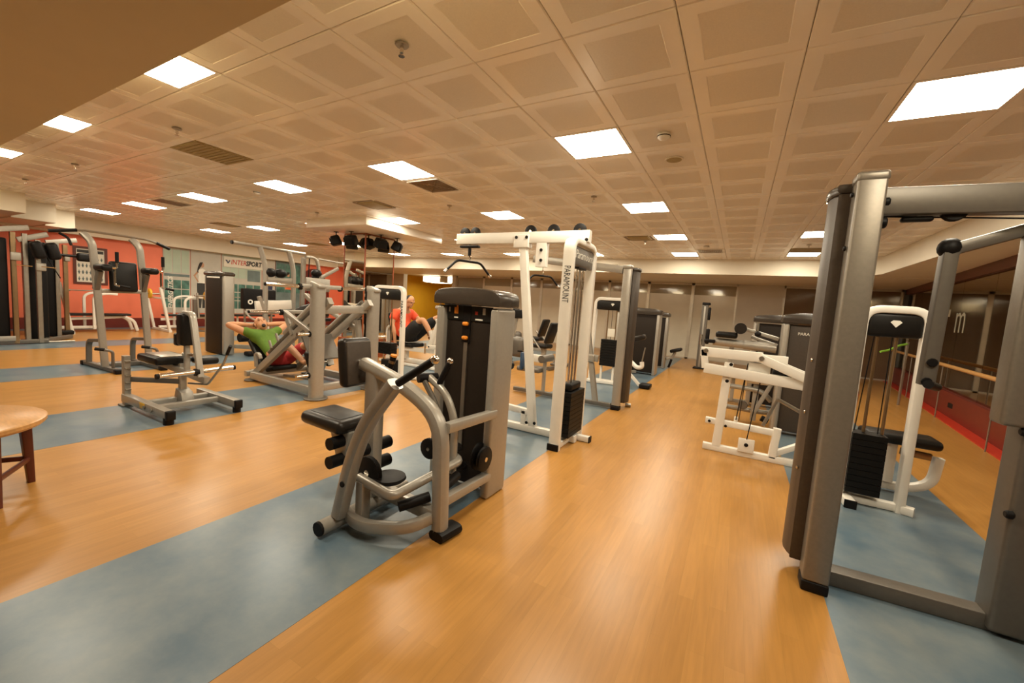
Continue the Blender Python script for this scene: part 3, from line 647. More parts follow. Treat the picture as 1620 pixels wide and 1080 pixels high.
T(t, 'outrigger', WHT, (-1.36, 5.15, .30), (-1.12, 5.2, .05), .06); MB().rbox((-1.02, 5.25, .05), (.20, .26, .08), .02).to(t, 'foot_block', RUB)
MB().rbox((-1.25, 5.4, .95), (.25, .2, .10), .03, Matrix.Rotation(-.35, 3, 'Y')).to(t, 'elbow_pad', VNB)
T(t, 'base_frame', WHT, (-2.3, 4.95, .04), (-1.3, 5.1, .04), .07, .06)
t = ustack('white weight stack with wide black header standing behind the right crossover tower', 1.31, 1.70, 1.48, 1.61, (.10, .60), (-.17, .05))
T(t, 'left_foot', WHT, (1.33, 1.75, .035), (1.36, 1.30, .035), .075, .065); MB().box((1.32, 1.285, .003), (1.40, 1.30, .068)).to(t, 'end_cap', RUB)
T(t, 'base_extension', WHT, (1.68, 1.48, .035), (1.78, 1.44, .035), .07, .065)
MB().rbox((1.77, 1.98, .50), (.52, .28, .085), .035).to(t, 'seat', BLK); MB().rbox((1.30, 1.85, .62), (.2, .2, .1), .03, Matrix.Rotation(.5, 3, 'Y')).to(t, 'knee_pad', BLK)
T(t, 'seat_neck', WHT, (1.72, 1.98, .1), (1.72, 1.98, .46), .09, .12)
T(t, 'seat_slide', BRS, (1.80, 1.98, .385), (2.0, 1.98, .375), .04, .06)
MB().path([(1.35, 1.98, .06), (1.88, 1.98, .06), (2.03, 1.98, .14), (2.05, 1.98, .38)], .075, .07, .015, .16).to(t, 'curved_leg', WHT)
MB().tube([(1.46, 2.1, .70), (1.46, 2.05, .86), (1.42, 2.05, .98)], .02, .06, 8).to(t, 'chrome_handle', CHR)
cable(t, [(1.36, 1.5, .6), (1.40, 1.5, 1.42)]); 
# ---------------------------------------------------------------- white lever frame (right of the aisle)
t = thing('lever_press_machine', 'white low lever frame machine with black cables right of the aisle', 'gym machine', (.7, 2.12, 0))
Yq = 2.12
T(t, 'base_rail', WHT, (.22, Yq, .035), (1.24, Yq, .035), .07, .07)
T(t, 'upright', WHT, (.35, Yq, .06), (.385, Yq, .98), .085, .07)
T(t, 'top_bar', WHT, (.10, Yq-.02, 1.075), (.68, Yq-.02, 1.075), .07, .10)
T(t, 'bar_link', WHT, (.13, Yq-.02, 1.10), (.16, Yq-.02, .90), .07, .07)
T(t, 'long_arm', WHT, (.15, Yq-.03, .90), (1.30, Yq-.03, .83), .07, .105)
T(t, 'angled_arm', WHT, (.66, Yq-.06, 1.07), (1.25, Yq-.06, .84), .06, .085)
T(t, 'angled_arm', WHT, (.66, Yq+.08, 1.07), (1.25, Yq+.08, .86), .06, .085)
MB().rbox((.80, Yq+.05, 1.045), (.22, .015, .12), .02).to(t, 'link_plate', WHT)
MB().rbox((.665, Yq+.0, .90), (.2, .03, .22), .02).to(t, 'drop_plate', WHT)
bolts(t, [(.15, Yq-.06, 1.09), (.67, Yq-.10, 1.07)], (0, 1, 0), .025, STL); bolts(t, [(.405, Yq-.07, .97), (.385, Yq-.07, .79), (.66, Yq-.02, .90)], (0, 1, 0), .018)
T(t, 'lower_rail', WHT, (.22, Yq, .325), (.90, Yq, .31), .06, .065); T(t, 'short_post', WHT, (.87, Yq, .05), (.89, Yq, .36), .07)
T(t, 'brace', WHT, (.88, Yq, .09), (1.25, Yq+.1, .30), .055); T(t, 'rear_rail', WHT, (1.2, 2.12, .035), (1.2, 2.5, .035), .07)
MB().rbox((.63, Yq-.045, .13), (.15, .015, .15), .01).to(t, 'cable_plate', WHT); bolts(t, [(.63, Yq-.055, .14)], (0, 1, 0), .02)
MB().cyl((.51, Yq, .35), (.51, Yq, .41), .018).to(t, 'cable_guide', WHT)
cable(t, [(.56, Yq-.02, 1.0), (.51, Yq-.02, .38)], .005); cable(t, [(.69, Yq-.05, .86), (.63, Yq-.05, .2)], .005); cable(t, [(.56, Yq+.1, .95), (.54, Yq+.1, .35)], .004)
MB().rbox((.86, Yq+.12, .90), (.14, .14, .14), .04).to(t, 'rubber_stop', RUB)
T(t, 'strut', STL, (.86, Yq+.02, .66), (1.2, Yq+.02, .50), .035); T(t, 'strut', STL, (.86, Yq+.02, .66), (.76, Yq+.02, .36), .03)
bolts(t, [(.26, Yq-.045, .325), (.42, Yq-.045, .30)], (0, 1, 0), .015)
# ---------------------------------------------------------------- grey leg machine on the right, two towers
def tower_machine(lab, x0, x1, y0, y1, h, face, logo=None, group=None, name='selector_tower_machine'):
    t = thing(name, lab, 'gym machine', ((x0+x1)/2, (y0+y1)/2, 0), group)
    shroud_tower(t, x0, x1, y0, y1, h, face, SIL, CAP, False)
    if logo: textmesh(logo, .05, basis(((x0+x1)/2+.02, y0+.035, h-.16), (1, 0, 0), (0, 0, 1)), t, 'logo_lettering', INKW, bold=.001)
    return t
t = tower_machine('grey leg machine with taupe tower and black roller arm behind the white lever frame', .93, 1.52, 3.36, 3.68, 1.48, BRNL, 'PARAMOUNT')
MB().cyl((.14, 3.62, 1.12), (.9, 3.62, 1.10), .055, 14).to(t, 'main_arm', SIL); MB().cyl((.52, 3.62, 1.112), (.9, 3.62, 1.10), .066, 14).to(t, 'arm_sleeve', SIL)
T(t, 'roller_arm', SIL, (.5, 3.7, 1.33), (.92, 3.7, 1.22), .05); MB().cyl((.46, 3.45, 1.33), (.46, 3.75, 1.33), .075, 18).to(t, 'foam_roller', VNB)
MB().rbox((.30, 3.6, 1.225), (.27, .2, .085), .03).to(t, 'chest_pad', BLK)
T(t, 'second_arm', SIL, (.6, 3.8, 1.22), (.92, 3.8, 1.13), .04); MB().cyl((.66, 3.62, 1.28), (.66, 3.62, 1.42), .018).to(t, 'pin', STL); MB().ball((.67, 3.6, 1.27), .04).to(t, 'knob', RUB)
for z, y in ((.50, 3.75), (.17, 3.9)): MB().tube([(.36, y, z), (.80, y, z-.01), (.93, y, z-.14 if z > .3 else z)], .035, .1, 10).to(t, 'frame_tube', SIL)
T(t, 'front_upright', SIL, (.36, 3.8, .0), (.38, 3.8, 1.1), .06, .06); MB().disc((.6, 3.75, .25), (0, 1, 0), .06, .04).to(t, 'pulley', SILD)
T(t, 'link_bar', SIL, (.74, 3.62, .2), (.9, 3.62, .62), .05); MB().cyl((.82, 3.5, .16), (.9, 3.5, .13), .04).to(t, 'rubber_foot', RUB); MB().rbox((1.3, 3.33, .05), (.12, .06, .08), .02).to(t, 'levelling_foot', STL)
MB().rbox((.06, 3.62, 1.18), (.05, .05, .22), .015).rbox((.10, 3.55, 1.12), (.14, .04, .05), .012).to(t, 'adjuster', RUB); MB().cyl((-.02, 3.6, 1.05), (-.02, 3.6, 1.2), .02).to(t, 'adjuster_pin', CHR)
T(t, 'seat_column', SIL, (.74, 3.8, .05), (.74, 3.8, 1.1), .07); MB().rbox((.76, 3.8, .72), (.2, .3, .3), .04).to(t, 'thigh_pad', BLK)
t = tower_machine('dark weight tower with black cap standing behind the grey leg machine', .66, 1.25, 5.1, 5.4, 1.46, BRN); t2 = t
T(t, 'arm', SIL, (.55, 5.0, .9), (.70, 5.2, .9), .05); T(t, 'frame_tube', SIL, (.35, 5.1, .05), (.7, 5.2, .05), .06); MB().rbox((.45, 5.1, .5), (.3, .3, .08), .03).to(t, 'seat', BLK); T(t, 'seat_post', SIL, (.45, 5.1, .05), (.45, 5.1, .46), .06)
t = tower_machine('black weight tower with silver sides on the far left aisle edge', -2.15, -1.16, 7.0, 7.35, 1.47, BRN)
T(t, 'frame_tube', SIL, (-2.0, 6.4, .05), (-1.6, 7.0, .05), .07); MB().rbox((-1.9, 6.45, .5), (.35, .35, .08), .03).to(t, 'seat', BLK); T(t, 'seat_post', SIL, (-1.9, 6.45, .04), (-1.9, 6.45, .46), .06)
t = tower_machine('farthest black weight tower with side seat near the glass doors', -2.05, -1.2, 8.6, 8.9, 1.42, BRN)
MB().rbox((-.98, 9.0, .50), (.30, .3, .09), .035, Matrix.Rotation(-.3, 3, 'Y')).to(t, 'seat', BLK); MB().path([(-1.2, 8.85, .25), (-1.05, 8.95, .30), (-1.0, 9.0, .45)], .06, .06, .01, .05).to(t, 'seat_arm', SIL); MB().cyl((-1.12, 8.9, .02), (-1.06, 8.9, .25), .03).to(t, 'foot_post', RUB)
t = thing('cable_column', 'slim grey cable column standing alone at the end of the aisle', 'gym machine', (-.42, 9.7, 0))
T(t, 'column', SILD, (-.42, 9.7, .02), (-.42, 9.7, 1.80), .16, .18); MB().rbox((-.42, 9.62, .9), (.05, .05, 1.7), .01).to(t, 'rail', SIL); MB().rbox((-.40, 9.7, 1.82), (.2, .22, .07), .02).to(t, 'cap', RUB); MB().rbox((-.30, 9.66, 1.55), (.06, .12, .35), .02).to(t, 'carriage', RUB)
MB().rbox((-.42, 9.7, .02), (.3, .36, .035), .01).to(t, 'base_plate', RUB)
# ---------------------------------------------------------------- round wooden stool-table
t = thing('round_table', 'round light wood side table with dark mahogany legs at the left edge', 'table', (-3.72, -2.42, 0))
cx, cy = -3.72, -2.42
MB().lathe((cx, cy, .5), (0, 0, 1), [(.45, -.045), (.462, -.03), (.462, -.008), (.45, 0)], 48).to(t, 'tabletop', WOOD)
pts = []
for a in (27, 92, 207, 272):
    d = V(math.cos(math.radians(a)), math.sin(math.radians(a)), 0); p = V(cx, cy, 0)+d*.385; pts.append(p)
    MB().sweep([p+V(0, 0, .455)-d*.02, p], rrect(.075, .055, .006), tuple(d), [1, .62]).to(t, 'leg', MAHO)
for a, b in ((0, 1), (1, 2), (2, 3), (3, 0)): T(t, 'stretcher', MAHO, pts[a]+V(0, 0, .17), pts[b]+V(0, 0, .17), .02, .035)
# ---------------------------------------------------------------- seated calf machine
t = thing('seated_calf_machine', 'low grey plate-loaded calf machine with black thigh pad on the second blue strip', 'gym machine', (-5.0, -.65, 0))
T(t, 'near_rail', SIL, (-5.56, -.97, .10), (-4.47, -.97, .10), .075, .09); MB().rbox((-4.46, -.97, .10), (.05, .08, .095), .01).to(t, 'end_cap', RUB); MB().cyl((-4.5, -.97, .0), (-4.5, -.97, .07), .045).to(t, 'rubber_foot', RUB)
T(t, 'far_rail', SIL, (-5.35, -.33, .10), (-4.47, -.33, .10), .075, .09); MB().cyl((-4.5, -.33, 0), (-4.5, -.33, .07), .04).to(t, 'rubber_foot', RUB); MB().rbox((-4.465, -.33, .10), (.04, .08, .095), .01).to(t, 'end_cap', RUB)
MB().rbox((-5.0, -1.012, .11), (.12, .004, .06), .001).to(t, 'warning_label', YPL)
bolts(t, [(-4.95, -1.015, .10), (-4.78, -1.015, .10)], (0, 1, 0), .022, STL)
T(t, 'near_upright', SIL, (-5.53, -.97, .0), (-5.53, -.97, .58), .075, .06)
for z in (.2, .28, .36, .44, .52): MB().rbox((-5.485, -.97, z), (.03, .05, .02), .005).to(t, 'height_notch', STL)
MB().rbox((-5.56, -.97, .012), (.14, .1, .022), .008).to(t, 'foot_plate', SILD)
T(t, 'cross_bar', SIL, (-5.1, -.97, .10), (-5.1, -.33, .10), .07, .07); T(t, 'rear_cross_bar', SIL, (-4.85, -.93, .10), (-4.85, -.33, .10), .06, .06)
T(t, 'side_bar', SILD, (-5.53, -.95, .31), (-5.06, -.62, .31), .04, .055)
T(t, 'centre_post', SIL, (-5.08, -.62, .10), (-5.08, -.62, .52), .065, .065); MB().prism([(-5.15, .08), (-4.93, .08), (-4.97, .2), (-5.1, .24)], 1, -.68, -.56, .008).to(t, 'gusset', SIL)
T(t, 'slanted_beam', SIL, (-5.35, -.70, .50), (-4.68, -.55, .37), .065, .075)
MB().rbox((-5.32, -.70, .555), (.50, .34, .09), .03).to(t, 'seat', BLK); MB().rbox((-5.30, -.70, .603), (.42, .22, .012), .005).to(t, 'seat_panel', STL)
MB().rbox((-4.95, -.45, .56), (.24, .2, .08), .03).to(t, 'side_pad', BLK)
MB().rbox((-4.97, -.62, .92), (.13, .16, .36), .03).to(t, 'knee_pad', BLK); MB().rbox((-5.06, -.64, .80), (.08, .12, .14), .02).to(t, 'pad_foot', BLK)
T(t, 'knee_post', SIL, (-4.97, -.62, .40), (-4.97, -.62, .80), .05); MB().cyl((-5.05, -.62, .63), (-4.84, -.6, .64), .02).to(t, 'adjust_pin', CHR)
MB().path([(-5.02, -.62, 1.10), (-4.84, -.62, 1.105), (-4.80, -.62, .98), (-4.66, -.62, .42)], .05, .065, .015, .06, (0, 1, 0)).to(t, 'lever_arm', SIL)
MB().cyl((-4.68, -.98, .47), (-4.68, -.28, .49), .026, 14).to(t, 'weight_horn', CHR)
MB().cyl((-4.68, -.67, .476), (-4.68, -.63, .476), .04, 14).to(t, 'collar', RUB)
for y in (-.995, -.275): MB().cyl((-4.68, y-.012, .47 if y < -.5 else .49), (-4.68, y+.012, .47 if y < -.5 else .49), .027, 14).to(t, 'horn_cap', RUB)
MB().tube([(-4.33, -.5, .74), (-4.44, -.5, .58), (-4.66, -.55, .33), (-4.98, -.6, .30)], .012, .03, 8).to(t, 'release_lever', STL); MB().cyl((-4.29, -.5, .80), (-4.36, -.5, .70), .017).to(t, 'lever_grip', RUB)
# ---------------------------------------------------------------- plate-loaded leg press
t = thing('leg_press_machine', 'silver inclined plate-loaded leg press with thick round posts, man reclining on it', 'gym machine', (-5.2, 1.1, 0))
for y in (.62, 1.55):
    MB().sweep([(-4.43, y, .02), (-4.43, y, 1.50)], rrect(.19, .14, .06, 4), (1, 0, 0)).to(t, 'post', SIL)
    MB().prism([(-4.525, 1.49), (-4.335, 1.49), (-4.335, 1.53), (-4.525, 1.58)], 1, y-.06, y+.06, .01).to(t, 'post_top', SIL)
    MB().disc((-4.43, y, .012), (0, 0, 1), .15, .024, 24).to(t, 'floor_flange', SILD)
    T(t, 'side_rail', SIL, (-6.02, y+.04, .09), (-4.5, y, .10), .08, .11)
    MB().disc((-6.05, y+.04, .012), (0, 0, 1), .1, .024, 20).to(t, 'rail_foot', SILD)
    yr = y+.13 if y < 1 else y-.13
    T(t, 'inclined_rail', SIL, (-6.1, yr, .10), (-4.35, yr, 1.33), .075, .10); MB().cyl((-5.75, yr, .47), (-4.52, yr, 1.335), .026, 12).to(t, 'guide_rod', SILD)
    MB().cyl((-5.35, yr, .80), (-4.72, yr, 1.243), .042, 12).to(t, 'slide_sleeve', SIL)
    MB().path([(-6.0, yr-.05, .22), (-6.02, yr-.05, .42), (-5.93, yr-.05, .44), (-5.88, yr-.05, .36)], .035, .05, .01, .05, (0, 1, 0)).to(t, 'safety_hook', SIL)
    for k in (0, 1): T(t, 'stop_catch', SIL, (-5.62+k*.17, yr-.04, .55+k*.12), (-5.68+k*.17, yr-.04, .66+k*.12), .025, .04)
T(t, 'crossbeam', SIL, (-4.5, .66, 1.20), (-4.5, 1.5, 1.22), .10, .11); MB().rbox((-4.555, 1.02, 1.22), (.006, .1, .05), .001).to(t, 'maker_label', RUB)
T(t, 'front_tube', SIL, (-6.15, .62, .10), (-6.05, 1.6, .10), .08); T(t, 'rear_tube', SIL, (-4.45, .62, .14), (-4.45, 1.55, .14), .09)
T(t, 'low_bar', STL, (-5.6, .9, .12), (-4.7, .9, .17), .035)
T(t, 'strut', SIL, (-4.5, .62, .12), (-4.62, .75, 1.05), .07); T(t, 'strut', SIL, (-4.5, 1.5, .12), (-4.62, 1.42, 1.05), .07)
# sled
T(t, 'sled_beam', SIL, (-4.5, .42, 1.50), (-4.5, 1.0, 1.51), .08, .06); MB().rbox((-4.62, .75, 1.53), (.03, .36, .18), .015).to(t, 'sled_guard', SIL)
T(t, 'sled_frame', SIL, (-5.30, .70, 1.12), (-4.62, .70, .86), .06); T(t, 'sled_frame', SIL, (-5.30, .70, 1.12), (-5.12, .72, .80), .05); T(t, 'sled_frame', SIL, (-4.95, .8, 1.38), (-4.55, .8, 1.15), .06)
T(t, 'sled_frame', SIL, (-5.30, .70, 1.12), (-5.30, 1.48, 1.12), .05); T(t, 'sled_frame', SIL, (-5.30, 1.48, 1.12), (-4.62, 1.45, .9), .06)
for (a, b) in (((-4.5, .42, 1.49), (-4.5, -.02, 1.49)), ((-4.5, 1.0, 1.50), (-4.5, 1.42, 1.52)), ((-5.30, .66, 1.11), (-5.30, .22, 1.11))):
    h_ = MB().cyl(a, b, .024, 14).to(t, 'plate_horn', CHR); MB().cyl(V(a)-(V(b)-V(a))*.02, V(a)+(V(b)-V(a))*.05, .042, 14).to(h_, 'collar', RUB); MB().cyl(V(b), V(b)+(V(b)-V(a))*.03, .02, 12).to(h_, 'end_cap', RUB)
for x, y, z, s_ in ((-4.45, .55, .88, -1), (-4.45, .55, .33, -1), (-4.45, 1.62, .80, 1), (-4.45, 1.62, .33, 1)):
    h_ = MB().cyl((x, y, z), (x, y+s_*.2, z), .024, 14).to(t, 'storage_peg', CHR); MB().cyl((x, y, z), (x, y+s_*.03, z), .04, 14).to(h_, 'collar', RUB)
MB().rbox((-4.98, 1.08, .62), (.03, .5, .42), .01, Matrix.Rotation(-.6, 3, 'Y')).to(t, 'foot_plate', SILD)
MB().rbox((-5.02, .95, .45), (.12, .1, .12), .03).rbox((-4.9, .85, .52), (.14, .1, .1), .03).to(t, 'linkage', RUB); MB().rbox((-4.78, .9, .33), (.03, .2, .28), .01, Matrix.Rotation(.5, 3, 'Y')).to(t, 'polished_plate', CHR)
RB = Matrix.Rotation(-.95, 3, 'Y')
MB().rbox((-6.42, 1.1, .33), (.62, .40, .08), .03, Matrix.Rotation(.86, 3, 'Y')).to(t, 'back_pad', BLK); MB().rbox((-6.05, 1.1, .15), (.32, .42, .08), .03, Matrix.Rotation(-.25, 3, 'Y')).to(t, 'seat', BLK)
T(t, 'back_support', SIL, (-6.55, 1.1, .03), (-6.5, 1.1, .40), .06); T(t, 'back_foot', SIL, (-6.62, .95, .03), (-6.62, 1.25, .03), .06); T(t, 'spine', SIL, (-6.62, 1.1, .04), (-6.1, 1.1, .09), .06)
# ---------------------------------------------------------------- dip and chin station
t = thing('dip_station', 'tall silver dip and chin-up station with black back pad at left', 'gym machine', (-8.1, -.2, 0))
XD = -8.05
for y, ly in ((-.52, -.44), (.03, .10)):
    MB().path([(XD, ly, .06), (XD, y, 1.5), (XD, y-.03, 1.95), (XD-.04, y-.12, 2.07)], .065, .085, .012, .1).to(t, 'upright', SIL)
    T(t, 'base_rail', SILD, (-8.80, ly-.03, .04), (-7.62, ly+.03, .04), .08, .06); MB().rbox((-7.63, ly+.03, .035), (.1, .1, .07), .015).to(t, 'rail_foot', RUB); MB().rbox((-8.80, ly-.03, .035), (.1, .1, .07), .015).to(t, 'rail_foot', RUB)
    MB().path([(-8.62, ly-.03, .06), (-8.60, ly-.03, .42), (XD, ly-.02, .47)], .05, .07, .012, .12).to(t, 'brace', SILD)
    MB().tube([(-7.80, ly+.02, .06), (-7.80, ly+.02, .33), (-7.82, ly-.10, .36)], .02, .05, 8).to(t, 'step_handle', SILD); MB().cyl((-7.82, ly-.07, .355), (-7.82, ly-.17, .375), .024).to(t, 'step_grip', RUB)
    ap = MB().rbox((-7.88, y+.03, 1.58), (.40, .13, .10), .04).to(t, 'forearm_pad', BLK); T(t, 'pad_bracket', SILD, (XD, y, 1.25), (-7.95, y+.02, 1.53), .06, .08)
    hy = y+.14
    MB().tube([(-7.72, y+.06, 1.58), (-7.70, hy, 1.58), (-7.70, hy, 1.80)], .016, .03, 8).to(t, 'hand_post', CHR); MB().cyl((-7.70, hy, 1.66), (-7.70, hy, 1.82), .022).to(t, 'hand_grip', RUB)
    MB().tube([(-7.72, hy-.02, 1.56), (-7.72, hy-.02, 1.33), (-7.70, hy+.07, 1.31)], .014, .03, 8).to(t, 'dip_handle', CHR); MB().cyl((-7.71, hy+.03, 1.32), (-7.69, hy+.14, 1.30), .02).to(t, 'hand_grip', RUB)
T(t, 'crossbar', SIL, (XD, -.52, 1.23), (XD, .03, 1.24), .05, .06); T(t, 'rear_rail', SILD, (-8.3, -.47, .04), (-8.3, .07, .04), .07)
MB().rbox((-8.0, -.22, 1.46), (.09, .33, .46), .035, Matrix.Rotation(-.08, 3, 'Y')).to(t, 'back_pad', BLK)
MB().tube([(XD-.02, -.98, 2.03), (XD-.02, -.66, 2.10), (XD-.02, .12, 2.09), (XD-.02, .40, 1.98)], .018, .1, 8).to(t, 'chin_bar', STL)
for a, b in (((XD-.02, -.98, 2.03), (XD-.02, -.70, 2.09)), ((XD-.02, .22, 2.055), (XD-.02, .40, 1.98))): MB().cyl(a, b, .024).to(t, 'bar_grip', RUB)
# ---------------------------------------------------------------- tall brown tower machine (third strip)
t = thing('biceps_tower_machine', 'tall slim dark brown weight tower with silver side on the third blue strip', 'gym machine', (-9.0, 1.65, 0))
for a in (-9.42, -8.72): MB().rbox((a+.02, 1.61, .82), (.10, .20, 1.62), .03).to(t, 'side_column', SIL)
MB().rbox((-9.08, 1.60, .82), (.64, .19, 1.62), .03).to(t, 'shroud', BRN); MB().rbox((-9.06, 1.61, 1.66), (.82, .24, .09), .04).to(t, 'cap', CAP)
MB().rbox((-9.06, 1.50, 1.585), (.5, .01, .03), .004).to(t, 'light_strip', INKW)
T(t, 'floor_rail', SIL, (-8.7, 1.75, .18), (-8.1, 2.1, .18), .08); T(t, 'rear_post', SIL, (-8.3, 2.0, .04), (-8.3, 2.0, .55), .08); MB().cyl((-8.5, 1.72, .38), (-8.5, 1.98, .38), .09, 16).to(t, 'foam_roller', RUB); MB().rbox((-8.4, 1.9, .05), (.2, .2, .09), .03).to(t, 'rubber_foot', RUB)
T(t, 'cross_tube', SIL, (-8.6, 1.85, .5), (-8.3, 2.02, .5), .05)
# ---------------------------------------------------------------- silver rack behind
t = thing('multi_rack', 'tall silver multi-station rack with bent uprights and long chin bar behind the leg press', 'gym machine', (-8.45, 2.7, 0))
XR = -8.4
MB().cyl((XR, 1.54, 2.29), (XR, 3.06, 2.27), .035, 14).to(t, 'chin_bar', SIL); MB().cyl((XR, 1.51, 2.29), (XR, 1.54, 2.29), .037).to(t, 'bar_cap', RUB)
for y in (2.18, 2.80): MB().path([(XR, y, .03), (XR, y, 1.90), (XR, y-.12, 2.27)], .09, .09, .03, .2, (1, 0, 0)).to(t, 'upright', SIL)
T(t, 'crossbeam', SIL, (XR, 2.18, 1.60), (XR, 2.80, 1.62), .06, .14); T(t, 'lower_beam', SIL, (XR-.05, 2.25, 1.10), (XR-.05, 2.8, 1.10), .06, .16); T(t, 'floor_beam', SIL, (XR, 2.1, .05), (XR, 3.6, .05), .08)
T(t, 'rear_upright', SIL, (XR-.1, 3.06, .03), (XR-.1, 3.10, 2.2), .07, .09)
MB().path([(XR, 3.08, 2.21), (XR, 3.34, 2.22), (XR, 3.42, 2.0), (XR, 3.44, .05)], .06, .08, .02, .14, (1, 0, 0)).to(t, 'curved_upright', SIL)
T(t, 'angled_arm', SIL, (XR, 3.46, 1.75), (XR-.2, 4.1, 2.05), .05, .08); MB().cyl((XR, 3.4, 2.2), (XR-.2, 4.3, 2.19), .02).to(t, 'long_bar', SIL)
cable(t, [(XR, 3.18, 2.2), (XR, 3.12, .8)], .012); MB().ball((XR, 3.36, 1.86), .12, sc=(1, 1, .8)).to(t, 'hanging_grips', RUB); MB().rbox((XR, 3.34, 1.68), (.1, .16, .25), .03).to(t, 'hanging_strap', RUB)
for y in (2.28, 2.5): MB().ball((XR, y, 1.77), .13, sc=(.8, 1, .75)).to(t, 'rubber_grip', RUB)
T(t, 'bench_arm', SIL, (XR, 2.05, 1.25), (XR, 2.22, .75), .07); T(t, 'bench_bar', WHT, (XR, 1.98, 1.05), (XR, 2.75, 1.1), .06, .2)
T(t, 'diagonal', SIL, (-8.2, 2.8, .1), (-8.2, 3.4, .9), .06)
t = thing('padded_bench', 'dark grey curved-back bench seen between the rack and the leg press', 'bench', (-8.0, 3.05, 0))
MB().prism([(2.62, .86), (3.4, .86), (3.42, 1.0), (3.28, 1.22), (3.16, 1.28), (3.05, 1.18), (2.7, 1.08), (2.6, 1.0)], 0, -8.06, -7.94, .03).to(t, 'backrest', VNB); MB().rbox((-8.0, 3.05, .80), (.3, .7, .08), .03).to(t, 'seat', BLK)
for y in (2.8, 3.3): T(t, 'leg', SIL, (-8.0, y, 0), (-8.0, y, .78), .06)
T(t, 'foot_bar', SIL, (-8.0, 2.7, .03), (-8.0, 3.4, .03), .06)
# ---------------------------------------------------------------- cable station at the far left
t = thing('cable_station', 'dark multi-cable station with black shrouds and steel posts at the far left', 'gym machine', (-12.3, -.4, 0))
for x, y, h, m_ in ((-11.95, -.62, 2.18, BRS), (-12.0, -.46, 2.18, STL), (-11.95, -.30, 2.08, STL), (-12.6, .10, 2.1, STL), (-12.0, -1.0, 2.2, STL)): MB().sq((x, y, .02), (x, y, h), .09, .07).to(t, 'post', m_)
for y0, y1, x in ((-1.0, -.68, -12.15), (-.42, -.12, -12.35), (-.12, .12, -12.75)): MB().rbox((x, (y0+y1)/2, 1.06), (.3, y1-y0, 2.0), .03).to(t, 'stack_shroud', RUB)
for a, b in (((-11.9, -.95, 2.16), (-11.9, -.42, 2.30)), ((-12.0, -.55, 2.05), (-12.0, -.15, 2.22))): T(t, 'top_arm', SIL, a, b, .06, .10)
for y in (-.33, -.13): MB().rbox((-11.78, y, 1.88), (.24, .17, .34), .06, Matrix.Rotation(.25, 3, 'X')).to(t, 'roller_pad', RUB)
T(t, 'base_rail', SILD, (-11.95, -1.1, .05), (-11.95, -.2, .05), .08); T(t, 'base_rail', SILD, (-12.0, -.3, .05), (-12.7, .3, .05), .08); T(t, 'front_plate', SIL, (-11.9, -1.0, .12), (-11.9, -.64, .12), .03, .1)
for y, z in ((-.6, 1.72), (-.28, 1.55)): MB().rbox((-11.86, y, z), (.05, .14, .16), .02).to(t, 'carriage', SIL); MB().tube([(-11.84, y, 1.56), (-11.82, y+.2, 1.55)], .01, 0, 8).to(t, 'pin', CHR)
MB().tube([(-12.0, .02, 2.28), (-11.9, .12, 2.2), (-11.85, .15, 2.05)], .025, .06, 8).to(t, 'hose', RUB); MB().cyl((-11.82, -.22, .04), (-11.82, .15, .04), .02).to(t, 'foot_bar', STL); cable(t, [(-11.85, -.2, 1.75), (-11.85, -.02, 1.35)], .01)
t = thing('cable_column', 'brass coloured cable post with silver top arm beside the white bench', 'gym machine', (-13.6, .45, 0))
MB().sq((-13.6, .46, .02), (-13.6, .46, 2.12), .08, .08).to(t, 'post', BRS); T(t, 'top_arm', SIL, (-13.6, .16, 2.14), (-13.6, .66, 2.26), .06, .10); MB().rbox((-13.56, .48, 1.82), (.1, .1, .16), .02).to(t, 'carriage', SIL)
MB().rbox((-13.5, .76, 1.87), (.16, .26, .2), .05).to(t, 'black_pad', RUB); MB().cyl((-13.52, .3, 1.88), (-13.52, .9, 1.88), .03).to(t, 'cross_handle', RUB); MB().rbox((-13.6, .3, .06), (.3, .5, .1), .03).to(t, 'base', RUB)
T(t, 'rear_post', STL, (-13.7, .12, .02), (-13.7, .12, 1.9), .06); MB().rbox((-13.72, .0, 1.0), (.2, .18, 1.9), .02).to(t, 'stack_shroud', RUB); T(t, 'base_bar', SIL, (-13.6, -.1, .04), (-13.6, .46, .04), .07)
# ---------------------------------------------------------------- benches with barbells by the coral wall
def olympic_bench(lab, y0, x, slant):
    t = thing('weight_bench', lab, 'bench', (x, y0+.6, 0), 'white barbell benches by the wall')
    MB().rbox((x, y0+.75, .45), (.28, 1.2, .06), .025).to(t, 'pad', BLK)
    T(t, 'spine', WHT, (x, y0+.1, .33), (x, y0+1.2, .39), .06, .07); T(t, 'lower_rail', WHT, (x, y0+.05, .12), (x, y0+.75, .12), .06, .07)
    for dx in (-.5, .5):
        T(t, 'upright', WHT, (x+dx, y0+.12, .03), (x+dx, y0-.08, 1.25), .08, .06); MB().path([(x+dx*.7, y0+.55, .1), (x+dx*.7, y0+.55, .95), (x+dx*.7, y0+.8, 1.02), (x+dx*.7, y0+1.0, 1.0)], .05, .06, .012, .12).to(t, 'bar_guard', WHT)
        MB().path([(x+dx*.35, y0+1.2, .40), (x+dx*.35, y0+1.38, .30), (x+dx*.35, y0+1.45, .02)], .05, .07, .012, .12).to(t, 'front_leg', WHT)
    T(t, 'rear_foot', WHT, (x-.55, y0+.12, .035), (x+.55, y0+.12, .035), .07); T(t, 'top_bar', WHT, (x-.5, y0-.04, .95), (x+.5, y0-.04, .95), .05)
    return t
olympic_bench('white framed barbell bench with black pad directly below the exercise chart', .45, -14.2, 1)
olympic_bench('white framed barbell bench standing in front of the store poster', 2.35, -14.1, 1)
